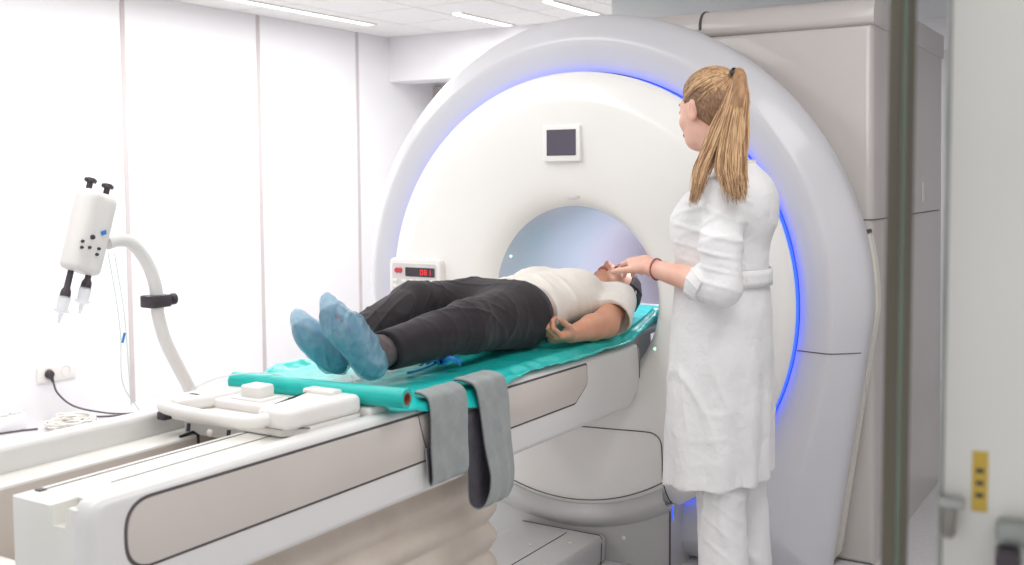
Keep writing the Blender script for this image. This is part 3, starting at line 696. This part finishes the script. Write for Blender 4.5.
# t-shirt
ts = U(.05, loft(1, [(-.62, 0, .95, .205, .108), (-.50, 0, .952, .205, .115), (-.38, 0, .958, .192, .112), (-.22, 0, .962, .205, .112), (-.10, 0, .957, .215, .112), (0, 0, .945, .195, .095), (.055, 0, .94, .10, .070)]), ell((.085, -.16, 1.015), (.085, .085, .062)), ell((-.085, -.16, 1.015), (.085, .085, .062)))
sl = U(.03, cap((.185, .0, .945), (.262, -.185, .905), .079, .071), cap((-.185, .0, .945), (-.262, -.185, .905), .078, .07))
sl = isec(sl, plane((0, -.170, .9), (0, -1, -.25)), .004)
ts = U(.035, ts, sl)
ts = isec(ts, lambda P: -(P[:, 1]+.485+.35*(P[:, 0]-0.0)*.25+.012*np.sin(P[:, 0]*30)-.10*np.clip((P[:, 2]-.93), 0, 1)), .004)
ts = sub(ts, cap((.02, .04, .955), (.045, .16, .975), .064, .064), .008)
ts = sub(ts, cap((.262, -.16, .905), (.268, -.30, .885), .058, .060), .004)
body('t_shirt', ts, (-.37, -.62, .80), (.37, .12, 1.12), .0045, 'tshirt', pat, folds(.0042, [(26, 14, 20, 1), (12, 34, 18, .8), (40, -30, 20, .4)], 1.4, 11))
# trousers
tw = lambda P: P
tr_ = U(.05, ell((0, -.595, .952), (.208, .165, .122)), cap((.105, -.60, .955), (.135, -.96, .962), .112, .082), cap((-.105, -.60, .96), (-.13, -.88, 1.005), .108, .078))
tr_ = U(.03, tr_, cap((.135, -.96, .962), (.10, -1.36, .932), .080, .058), cap((-.13, -.88, 1.005), (-.05, -1.33, .938), .076, .055))
tr_ = isec(tr_, plane((0, -1.325, .93), (0, -1, -.12)), .004); tr_ = isec(tr_, plane((0, -.43, .95), (0, 1, .25)), .01)
tr_ = sub(tr_, cap((.10, -1.30, .93), (.095, -1.42, .925), .047, .052), .002); tr_ = sub(tr_, cap((-.05, -1.30, .94), (-.05, -1.40, .93), .044, .05), .002)
body('trousers', tr_, (-.28, -1.40, .79), (.30, -.36, 1.12), .0048, 'trouser', pat, folds(.0030, [(16, 12, 22, 1), (24, -12, 14, .8), (-14, 18, 26, .7), (6, 30, 10, .4)], 2.8, 21))
# socks, shoes and film shoe covers
for nm, an, heel, toe in (('near', (.095, -1.345, .925), (.098, -1.385, .878), (.060, -1.530, 1.072)), ('far', (-.05, -1.335, .93), (-.040, -1.365, .878), (-.088, -1.485, 1.015))):
    he, to, ak = A(*heel), A(*toe), A(*an); u_ = nz(*(to-he)); leg = nz(*(ak+A(0, .1, .01)-he)); nrm = leg-u_*(leg@u_); nrm = nz(*nrm); sd_ = np.cross(u_, nrm)
    P_ = lambda a_, b_, c_: he+u_*a_+nrm*b_+sd_*c_
    LN = np.linalg.norm(to-he)
    so = U(.03, cap(tuple(ak+A(0, .07, .005)), tuple(P_(.03, .055, 0)), .047, .048), cap(P_(.02, .045, 0), P_(LN-.07, .03, 0), .038, .026))
    bb = lambda pts, m_: (tuple(np.min(pts, 0)-m_), tuple(np.max(pts, 0)+m_))
    lo_, hi_ = bb([he, to, ak], .10); hi_ = (hi_[0], min(hi_[1], -1.27), hi_[2])
    body('sock', so, lo_, hi_, .004, 'sock', pat, folds(.0015, [(20, 80, 20, 1)], 1, 3))
    rs = np.stack([u_, nrm, sd_])
    sole = U(.03, ell(P_(.035, .0, 0), (.047, .014, .036), rs), ell(P_(LN-.075, .0, .003), (.078, .014, .046), rs), cap(P_(.03, 0, 0), P_(LN-.08, 0, 0), .030, .036, nrm, .4))
    upper = U(.03, ell(P_(.035, .035, 0), (.045, .04, .034), rs), ell(P_(LN-.075, .022, 0), (.072, .030, .041), rs), cap(P_(.03, .04, 0), P_(LN-.09, .028, 0), .034, .030))
    shoe = body('shoe', U(.012, sole, upper), lo_, hi_, .0042, 'shoe', pat)
    bt = U(.035, ell(P_(.03, .015, 0), (.052, .042, .042), rs), ell(P_(LN-.080, .012, .002), (.086, .040, .052), rs), cap(P_(.03, .050, 0), P_(LN-.10, .036, 0), .041, .037), cap(P_(.03, .012, 0), P_(LN-.08, .012, 0), .040, .046, nrm, .7))
    bt = U(.03, bt, ell(P_(LN+.002, .026, .004), (.030, .024, .020), rs))
    bt = isec(bt, lambda P, he=he, nrm=nrm: (P-he)@nrm-.088, .004)
    c_ = body('shoe_cover', bt, lo_, hi_, .0042, 'bootie', pat, folds(.0042, [(*(u_*30+sd_*90), 1), (*(u_*80+sd_*60), .6), (*(u_*50-sd_*120), .6)], 2.6, 31 if nm == 'near' else 37))
    c_['label'] = 'translucent blue plastic shoe cover'

# ================================================================ CLINICIAN (standing, turned towards the patient)
nur = thing('person', 'standing blonde person with ponytail in white coat, one hand out over the patient', 'person', (.82, -.5, -.05))
hc, hf, hu = (.757, -.50, 1.634), (-.90, .42, -.06), (-.02, .02, 1)
hs, HL, HR = head_sdf(hc, hf, hu, 1.10)
neck = U(.02, cap((.835, -.50, 1.43), HL(0, -.025, -.06), .060, .058))
Wn = A(.618, -.640, 1.142); El = A(.873, -.720, 1.100)
hd, tips = hand_sdf(Wn, (-.80, .56, .22), (.10, .12, -.98), (-.45, -.85, -.15), 1.02, curl=(.48, .56, .62, .70), bend=(.34, .25), thumb=(.25, .2), spread=.03)
hdf, _ = hand_sdf((.78, -.28, .90), (-.1, 0, -1), (0, -1, 0), (-1, 0, .1), .98, curl=(.4, .45, .5, .55))
f1 = U(.02, cap(El, El*.72+Wn*.28, .043, .042), cap(El*.72+Wn*.28, Wn, .042, .0265))
far = U(.03, cap((.84, -.365, 1.355), (.80, -.28, 1.12), .046, .040), cap((.80, -.28, 1.12), (.78, -.28, .90), .040, .026))
near = cap((.858, -.625, 1.355), El, .046, .042)
trunk = loft(2, [(.86, .82, -.5, .115, .155), (.98, .82, -.5, .115, .155), (1.12, .81, -.5, .10, .13), (1.28, .805, -.5, .115, .15), (1.36, .82, -.5, .09, .145), (1.44, .835, -.5, .055, .065)])
lg = U(.03, cap((.82, -.585, .90), (.835, -.60, .48), .088, .056), cap((.835, -.60, .45), (.86, -.605, .04), .052, .037), cap((.84, -.415, .90), (.85, -.41, .48), .088, .056), cap((.85, -.41, .45), (.875, -.40, .04), .052, .037),
       cap((.87, -.605, 0), (.72, -.615, -.015), .034, .026), cap((.885, -.40, 0), (.74, -.39, -.015), .034, .026))
full = U(.03, U(.025, hs, neck), trunk, near, far, lg, f1); full = U(.012, full, hd, hdf)
bd = body('body', full, (.30, -.80, -.06), (1.05, -.18, 1.80), .0045, 'skin', nur); bd['label'] = 'fair skin of face, neck and forearm'
for (q2, q3) in tips:
    pass
for sd in (1, -1):
    e = G().ball(HL(sd*.031, .0745, .003), .0128*1.1, 14).build('eye', 'eye', nur)
    G().ball(HL(sd*.031, .0865, .003), (.0062,)*3, 10).build('iris', 'dark', e)
    G().tube(spline([HL(sd*.015, .0885, .0215), HL(sd*.033, .0860, .027), HL(sd*.050, .072, .021)], 6), [.0012]+[.0028]*10+[.0012]*2, 6).build('eyebrow', 'roots', nur)
g = G()
for z_, r_ in ((-.0575, .0038), (-.066, .0046)): g.tube(spline([HL(-.020, .0885, -.061), HL(-.008, .0965, z_), HL(.008, .0965, z_), HL(.020, .0885, -.061)], 5), [.0012]+[r_]*14+[.0012], 8)
g.build('lips', 'lip', nur)
E_ = lambda p, q: ell(HL(*p), A(*q)*1.10, HR)
hcap = U(.02, E_((0, -.016, .030), (.0815, .1005, .0895)), E_((0, -.062, .0), (.070, .055, .075)))
hcap = isec(hcap, plane(HL(0, .052, .055), tuple(HR[1]*.86-HR[2]*.50)), .010)
hcap = sub(hcap, U(.01, E_((.080, .012, -.02), (.03, .030, .046)), E_((-.080, .012, -.02), (.03, .030, .046))), .01)
capo = body('hair', hcap, (.60, -.64, 1.47), (.92, -.36, 1.80), .0036, 'roots', nur, folds(.0012, [(60, 30, 110, 1), (90, 60, 30, .6)], 1.0, 5)); capo['label'] = 'blonde hair pulled back with darker roots'
TIE = A(*HL(-.002, -.098, .088)); CEN = A(*HL(0, -.016, .032))
def on_skull(p, lift=0):
    q = HR@(p-CEN)/1.10; k_ = math.sqrt((q[0]/.0822)**2+(q[1]/.1000)**2+(q[2]/.0915)**2); return CEN+(p-CEN)/k_*(1+lift)
ps = []; ps2 = []
for i in range(1100):
    # start on the hairline: temples, forehead, nape
    a_ = rng.uniform(0, 2*PI); q = A(math.cos(a_), math.sin(a_), 0)
    fr = HR[1]*.86-HR[2]*.50; fr = fr/np.linalg.norm(fr); e1 = HR[0]; e2 = np.cross(fr, e1); s0 = CEN+(e1*math.cos(a_)+e2*math.sin(a_))*.105+fr*(.035+rng.normal()*.004)
    if i % 3:
        s0 = CEN+nz(*(rng.normal(size=3)-fr*.5))*.1
        if (s0-CEN)@fr > .034 or (s0-CEN)@HR[2] < -.06: continue
    dn = (s0-CEN)@HR[2]
    if dn < -.06 or (abs((s0-CEN)@HR[0]) > .05 and dn < .0 and (s0-CEN)@HR[1] > -.012): continue
    path = [tuple(on_skull(s0*(1-t_)+TIE*t_, rng.uniform(0, .012)) if t_ < .97 else TIE) for t_ in np.linspace(0, 1, 10)]
    (ps if i % 2 else ps2).append(path)
strands('hair_strands', ps, .0015, 'hair', nur); strands('hair_strands', ps2, .0014, 'hair_l', nur)
# ponytail
b_ = A(*HR[1])*-1; G().lathe([(.014, -.008), (.0185, -.006), (.0185, .006), (.014, .008)], tuple(TIE+b_*.012+A(0, 0, .004)), tuple(nz(*(b_+A(0, 0, .75)))), 18).build('hair_tie', 'black', nur)
def tail(s_, t_, amt=1.0):
    """s_ -1 front .. 1 back across the tail, t_ -1..1 through it"""
    w0 = TIE+b_*.008
    w1 = TIE+b_*(.024+.012*s_)+A(.010*s_, -.010*t_, -.006+.002*s_)
    w2 = A(.878+.036*s_, -.590-.026*t_, 1.665)
    w3 = A(.862+.062*s_, -.615-.030*t_, 1.565)
    w4 = A(.862+.078*s_, -.665-.026*t_, 1.46)
    w5 = A(.905+.060*s_, -.732-.012*t_, 1.385-.020*(1-abs(s_-.4)))
    if s_ < -.15: w5 = A(.800+.035*(s_+.5), -.722-.012*t_, 1.362); w4 = A(.815+.05*(s_+.3), -.675-.02*t_, 1.45)
    return [w0, w1, w2, w3, w4, w5]
g = G(); core = spline([tuple(p) for p in tail(.1, 0)[:5]], 6); g.tube(core, [.008]+[.012+.016*min(1, i/12) for i in range(len(core)-12)]+list(np.linspace(.028, .006, 11)), 14, flat=((0, 1, 0), 1.25)); g.build('ponytail', 'hair', nur, auto=0)
A1, A2 = [], []
for i in range(820):
    r_ = math.sqrt(rng.uniform(.25, 1)); an_ = rng.uniform(0, 2*PI); s_, t_ = r_*math.cos(an_), r_*math.sin(an_)
    pts = tail(s_, t_); ln = rng.uniform(.15, 1.0)**.8; pts[-1] = pts[-2]+(pts[-1]-pts[-2])*ln*1.25; pts = [p+rng.normal(size=3)*(.0012+.003*(k_/5)) for k_, p in enumerate(pts)]
    (A1 if rng.uniform() < .5 else A2).append([tuple(p) for p in spline([tuple(p) for p in pts], 5)])
strands('ponytail_strands', A1, .0015, 'hair', nur); strands('ponytail_strands', A2, .0015, 'hair_l', nur)
# white coat
co = loft(2, [(.42, .795, -.5, .165, .225), (.55, .795, -.5, .163, .220), (.70, .798, -.5, .163, .212), (.86, .800, -.5, .158, .200), (1.00, .803, -.5, .152, .185), (1.11, .802, -.5, .143, .162), (1.20, .800, -.5, .145, .165), (1.30, .795, -.5, .145, .172), (1.37, .818, -.5, .120, .178), (1.42, .838, -.5, .085, .150), (1.455, .842, -.5, .066, .08), (1.47, .842, -.5, .060, .066)])
bust = U(.03, ell((.728, -.570, 1.262), (.056, .060, .085)), ell((.728, -.430, 1.262), (.056, .060, .085)))
co = U(.05, co, bust, ell((.905, -.50, 1.33), (.065, .13, .11)))
sln = U(.02, cap((.862, -.635, 1.368), (.872, -.700, 1.22), .064, .062), cap((.872, -.705, 1.22), tuple(El+A(.012, 0, .0)), .063, .056), cap(tuple(El+A(.012, 0, 0)), tuple(El+(Wn-El)*.20), .056, .056))
slf = U(.02, cap((.84, -.365, 1.36), (.800, -.285, 1.13), .060, .056), cap((.800, -.285, 1.13), (.78, -.28, .96), .056, .050))
fx = nz(*(Wn-El))
sln = sub(sln, cap(tuple(El+fx*.052), tuple(El+fx*.30), .050, .060), .004)
co = U(.035, co, sln, slf)
co = sub(co, cap((.842, -.50, 1.44), (.835, -.50, 1.56), .056, .064), .006)
cav = loft(2, [(.30, .795, -.5, .158, .218), (.42, .795, -.5, .158, .218), (.55, .795, -.5, .153, .210), (.66, .798, -.5, .13, .18)])
co = sub(co, cav, .003)
co = isec(co, lambda P: (.462+.012*np.sin(P[:, 1]*16+1)+.30*np.clip(P[:, 0]-.86, 0, 1)-.02*np.clip(.86-P[:, 0], 0, 1)-P[:, 2])*1.0, .003)
fold_c = folds(.0046, [(24, 20, 4, 1), (34, -18, 9, .6), (10, 24, 26, .5)], 1.5, 51); fold_s = folds(.005, [(16, 12, 55, 1), (-22, 20, 42, .7)], 1.3, 57)
def coat_fold(V):
    d = np.sqrt(((V-El)**2).sum(1)); k_ = np.clip((V[:, 1]+.60)/-.04, 0, 1)*(V[:, 2] > .98); low = np.clip((1.15-V[:, 2])/.4, .35, 1)*np.clip((V[:, 2]-.50)/.30, .15, 1)
    drape_ = .006*np.sin(np.arctan2(V[:, 1]+.5, V[:, 0]-.8)*11+2*np.sin(V[:, 2]*3))*np.clip((.95-V[:, 2])/.5, 0, 1)
    return fold_c(V)*(1-k_)*low+fold_s(V)*k_*(.6+.6*np.exp(-(d/.12)**2))+drape_
lc = body('lab_coat', co, (.52, -.82, .36), (1.04, -.18, 1.50), .005, 'coat', nur, coat_fold)
# rolled cuff
cu = cap(tuple(El+fx*.030), tuple(El+fx*.085), .0615, .0600)
cu = isec(isec(cu, plane(tuple(El+fx*.082), tuple(fx+A(0, 0, .15)))), plane(tuple(El+fx*.022), tuple(-fx-A(0, 0, .55))))
cu = sub(cu, cap(tuple(El+fx*.0), tuple(El+fx*.30), .0535, .0535), .002)
body('rolled_cuff', U(.0, cu), (.70, -.80, .98), (.92, -.58, 1.18), .0035, 'coat', nur, folds(.002, [(30, 10, 60, 1)], 1, 8))
# collar stand, back half-belt with its button
g = G()
def colr(u, t): a_ = PI*(-.80+1.60*u); return (.842+.062*math.cos(a_), -.50+.070*math.sin(a_), 1.452+.034*t+.012*math.cos(a_)*-1*t)
g.grid(colr, np.linspace(0, 1, 40), np.linspace(0, 1, 6)); o = g.build('collar', 'coat', nur, auto=0); solidify(o, .004)
g = G()
def belt(u, t):
    a_ = -.80+1.6*u; return (.802+(.151)*math.cos(a_), -.5+.172*math.sin(a_), 1.088+.052*t)
g.grid(belt, np.linspace(0, 1, 30), np.linspace(0, 1, 4)); bt_ = g.build('half_belt', 'coat', nur, auto=0); solidify(bt_, .006)
G().lathe([(0, .004), (.007, .003), (.008, 0)], belt(.06, .5), (.50, -.86, 0), 14).build('button', 'cream', bt_)
# trousers and shoes
tn = U(.02, cap((.825, -.59, .80), (.838, -.60, .45), .095, .074), cap((.838, -.60, .45), (.862, -.605, .02), .074, .080), cap((.84, -.43, .80), (.848, -.43, .45), .095, .074), cap((.848, -.43, .45), (.875, -.42, .02), .074, .080))
tn = isec(tn, lambda P: .0-P[:, 2], .003)
body('trousers', tn, (.68, -.74, -.05), (1.04, -.26, .80), .0055, 'coat', nur, folds(.0042, [(34, 10, 5, 1), (20, 12, 30, .5)], 1.0, 61))
for (x, y) in ((.86, -.605), (.875, -.40)):
    s_ = U(.02, ell((x+.01, y, -.005), (.055, .04, .045)), ell((x-.10, y, -.015), (.095, .045, .035)), cap((x, y, .0), (x-.13, y, -.02), .036, .03))
    body('shoe', isec(s_, lambda P: -.048-P[:, 2]), (x-.24, y-.08, -.07), (x+.12, y+.08, .07), .005, 'plastic', nur)
# bracelet
g = G(); c_ = Wn+(El-Wn)*.10; e1 = nz(*np.cross(fx, A(0, 0, 1))); e2 = np.cross(e1, fx)
g.tube([tuple(c_+e1*.0315*math.cos(a_)+e2*.0325*math.sin(a_)+fx*.006*math.sin(a_)) for a_ in np.linspace(0, 2*PI, 33)], .0026, 8, cap=False); g.build('bracelet', 'bracelet', nur, auto=0)

# ================================================================ CONTRAST INJECTOR ON ITS STAND
inj = thing('contrast_injector', 'white twin-syringe contrast injector head on a curved arm behind the table', 'contrast injector', (-.75, -1.25, -.05))
IX = -.75
axd = nz(0, -.30, -.955); sdv = A(0, .955, -.30)                 # down the head, across it
HP = lambda a_, b_, x_=0: A(IX+x_, -1.626, 1.398)+axd*a_+sdv*b_
rI = np.stack([A(1, 0, 0), sdv, axd])
lob = U(.03, cap(HP(.035, -.026), HP(.235, -.026), .040, .038), cap(HP(.038, .026), HP(.240, .026), .040, .038))
lob = isec(isec(lob, plane(HP(.004, 0), tuple(-axd)), .02), plane(HP(.258, 0), tuple(axd)), .02)
body('injector_head', lob, (IX-.12, -1.86, 1.05), (IX+.12, -1.45, 1.46), .004, 'plastic', inj)
for b_ in (-.034, .028):
    g = G(); g.lathe([(0, -.026), (.013, -.026), (.015, -.022), (.015, -.014), (.009, -.012), (.009, .008)], tuple(HP(.0, b_)), tuple(axd), 14).tube([tuple(HP(-.018, b_-.018)), tuple(HP(-.020, b_+.018))], .0065, 8); g.build('drive_knob', 'dark', inj)
for (a_, b_, r_) in ((.150, -.012, .0065), (.170, -.042, .004), (.188, -.040, .004), (.182, -.014, .004), (.178, .018, .004), (.196, .016, .004)):
    G().lathe([(0, -.003), (r_, -.0025), (r_+.001, .004)], tuple(HP(a_, b_, .043)), (-1, 0, 0), 12).build('keypad_button', 'dark', inj)
G().prism([(-1.652, 1.262), (-1.637, 1.266), (-1.639, 1.278), (-1.654, 1.274)], 0, IX+.042, IX+.046).build('status_label', 'film', inj)
for b_, l_ in ((-.028, .085), (.034, .045)):
    p = G().lathe([(0, 0), (.009, 0), (.0095, l_-.03), (.014, l_-.022), (.0155, l_-.012), (.0155, l_-.002), (.006, l_), (0, l_)], tuple(HP(.254, b_)), tuple(axd), 18).build('plunger', 'dark', inj)
    s_ = G().lathe([(.016, l_-.004), (.018, l_), (.0165, l_+.034), (.022, l_+.036), (.022, l_+.040), (.007, l_+.048), (.0035, l_+.075), (0, l_+.075)], tuple(HP(.254, b_)), tuple(axd), 18).build('syringe', 'clear', p)
arm = spline([(IX, -1.60, 1.235), (IX, -1.553, 1.242), (IX, -1.505, 1.226), (IX, -1.455, 1.165), (IX, -1.424, 1.085), (IX, -1.418, 1.0), (IX, -1.392, .91), (IX, -1.345, .82), (IX, -1.29, .72), (IX, -1.262, .62), (IX, -1.25, .50), (IX, -1.25, .05)], 8)
G().tube(arm, .0205, 16).build('curved_arm', 'plastic', inj)
cl = G().box((IX-.032, -1.462, 1.02), (IX+.032, -1.385, 1.06), .006, 2).build('clamp', 'dark', inj)
G().lathe([(.007, 0), (.007, .018), (.016, .020), (.019, .026), (.019, .036), (.014, .040), (0, .040)], (IX, -1.386, 1.04), (0, 1, 0), 16).build('clamp_knob', 'dark', cl)
G().lathe([(0, .12), (.035, .12), (.04, .05), (.06, .03), (.06, .02)], (IX, -1.25, -.05), (0, 0, 1), 24).build('stand_hub', 'plastic', inj)
for k_ in range(5):
    a_ = 2*PI*k_/5; l = G().tube([(IX+.04*math.cos(a_), -1.25+.04*math.sin(a_), .01), (IX+.24*math.cos(a_), -1.25+.24*math.sin(a_), .0)], [.018, .013], 10).build('leg', 'plastic', inj)
    G().lathe([(0, -.01), (.022, -.01), (.025, 0), (.022, .01), (0, .01)], (IX+.24*math.cos(a_), -1.25+.24*math.sin(a_), -.0245), (-math.sin(a_), math.cos(a_), 0), 14).build('caster', 'dark', l)
g = G(); g.tube(spline([(IX, -1.60, 1.21), (IX+.01, -1.585, 1.08), (IX+.01, -1.57, .95), (IX, -1.56, .80), (IX, -1.50, .70)], 8), .0016, 6).tube(spline([(IX, -1.575, 1.20), (IX+.01, -1.555, 1.02), (IX+.01, -1.545, .86), (IX, -1.53, .72)], 8), .0016, 6)
il = g.build('injector_tubing', 'tube', inj); G().tube([(IX+.012, -1.566, .925), (IX+.012, -1.556, .955)], .004, 8).build('tube_clip', 'film', il)

# ================================================================ WALL SOCKET, CABLES
soc = thing('wall_socket', 'white double wall socket low on the left wall', 'wall socket', (WX, .36, .235))
G().prism(rrect(.23, .195, .50, .290, .012), 0, WX, WX+.012, .003).build('socket_plate', 'plastic', soc)
for y in (.305, .425): G().lathe([(.033, .014), (.030, .012), (.028, .002), (0, .002)], (WX+.001, y, .243), (1, 0, 0), 22).build('socket_outlet', 'button', soc)
pl = thing('power_plug', 'dark round plug with black lead in the left outlet of the wall socket', 'plug', (WX+.015, .305, .235))
G().lathe([(0, 0), (.026, 0), (.027, .02), (.020, .035), (0, .038)], (WX+.010, .305, .243), (1, 0, 0), 20).tube([(WX+.035, .305, .235), (WX+.04, .315, .195)], [.015, .008], 10).build('plug_head', 'dark', pl)
G().tube(spline([(WX+.038, .315, .20), (WX+.05, .34, .12), (WX+.10, .42, .03), (WX+.20, .58, -.030), (WX+.30, .70, -.044), (-3.46, .80, -.044), (-3.30, .70, -.044)], 8), .0062, 8).build('lead', 'cordd', pl)
tag(G().tube(spline([(-3.800, 0.275, -.044), (-3.800, 0.379, -.044), (-3.756, 0.451, -.044), (-3.642, 0.544, -.044), (-3.435, 0.731, -.044), (-3.300, 0.855, -.044)], 8), .006, 8).build('floor_cable', 'cordd'), 'short dark cable lying loose on the floor below the plug', 'cable')
g = G(); P_ = []
for i in range(150):
    a_ = i*.36; r_ = .125+.02*math.sin(i*.7)+.012*rng.normal(); P_.append((-3.57+r_*math.cos(a_)*1.1+.01*rng.normal(), .28+r_*math.sin(a_)*.9, -.040+.0003*i+.004*abs(math.sin(i*1.3))))
tag(G().tube(spline(P_, 2), .0062, 6).build('cable_coil', 'cordw', auto=0), 'untidy coil of white cable on the floor beside the scanner table', 'cable coil')
P_ = [(WX+.035+.022*math.sin(i*1.9), -.50+.0085*i+.025*math.cos(i*1.3), .053+.006*abs(math.sin(i*2.1))) for i in range(70)]
tag(G().tube(spline(P_, 2), .005, 6).build('cable_bundle', 'cordw', auto=0), 'loose bundle of white cable on the low box along the wall', 'cable')
tag(G().tube(spline([(-3.800, -0.387, -.044), (-3.797, -0.180, -.044), (-3.756, 0.006, -.044), (-3.693, 0.130, -.044)], 6), .006, 8).build('floor_cable', 'cordd'), 'thin grey cable on the floor at the left edge, leading to the white coil', 'cable')

# ================================================================ GLAZED DOOR CLOSE TO THE CAMERA
def dq(p, s_, d_):   # local frame at the door: s_ to the right, d_ away from the camera
    return p
dr = thing('door_frame_post', 'blurred bronze-grey glazed door post rising full height at the right', 'door post', (1.748, -2.470, 0))
ang = .20
Rz = Matrix.Rotation(ang, 4, 'Z').to_3x3()
def rbox(cx, cy, z0, z1, wx, wy, bev): return G().box((cx-wx/2, cy-wy/2, z0), (cx+wx/2, cy+wy/2, z1), bev, 3, Rz)
rbox(1.7495, -2.466, FZ, 2.6, .0285, .05, .003).build('post', 'post', dr)
rbox(1.7585, -2.4935, FZ, 2.6, .005, .010, .001).build('seal', 'glass', dr)
lf = thing('door_leaf', 'pale door leaf with metal edge at the far right, out of focus close by', 'door', (1.88, -2.55, 0))
a2 = .14
dx, dy = math.cos(a2), math.sin(a2)
def lb_(s0, s1, d0, d1, z0, z1, bev, name, m, par=None):
    """box in the leaf's frame: s along the leaf from its edge, d through its thickness"""
    o_ = Vector((1.798, -2.450, 0)); cs, cd2 = (s0+s1)/2, (d0+d1)/2; Rl = Matrix.Rotation(a2, 4, 'Z').to_3x3()
    c_ = o_+Vector((dx*cs-dy*cd2, dy*cs+dx*cd2, (z0+z1)/2))
    return G().box((c_.x-(s1-s0)/2, c_.y-(d1-d0)/2, z0), (c_.x+(s1-s0)/2, c_.y+(d1-d0)/2, z1), bev, 2, Rl).build(name, m, par or lf)
lb_(0, .80, 0, .045, FZ, 2.5, .003, 'panel', 'leaf')
lb_(-.005, .0, 0, .045, FZ, 2.5, .001, 'edge_strip', 'edge')
lk = lb_(-.001, .014, -.022, .0, 1.020, 1.058, .006, 'latch', 'steel')
lb_(-.004, .024, -.026, -.002, 1.056, 1.066, .004, 'latch_cap', 'edge', lk)
st = lb_(.030, .046, -.0015, .0, 1.050, 1.118, .0, 'warning_sticker', 'yellow')
for z in (1.066, 1.080, 1.094): lb_(.034, .042, -.0022, -.001, z, z+.005, 0, 'sticker_mark', 'dark', st)
h = lb_(.055, .080, -.055, -.0, .965, 1.022, .008, 'door_handle', 'dark')
lb_(.055, .115, -.030, .0, 1.022, 1.048, .006, 'handle_bracket', 'edge', h)
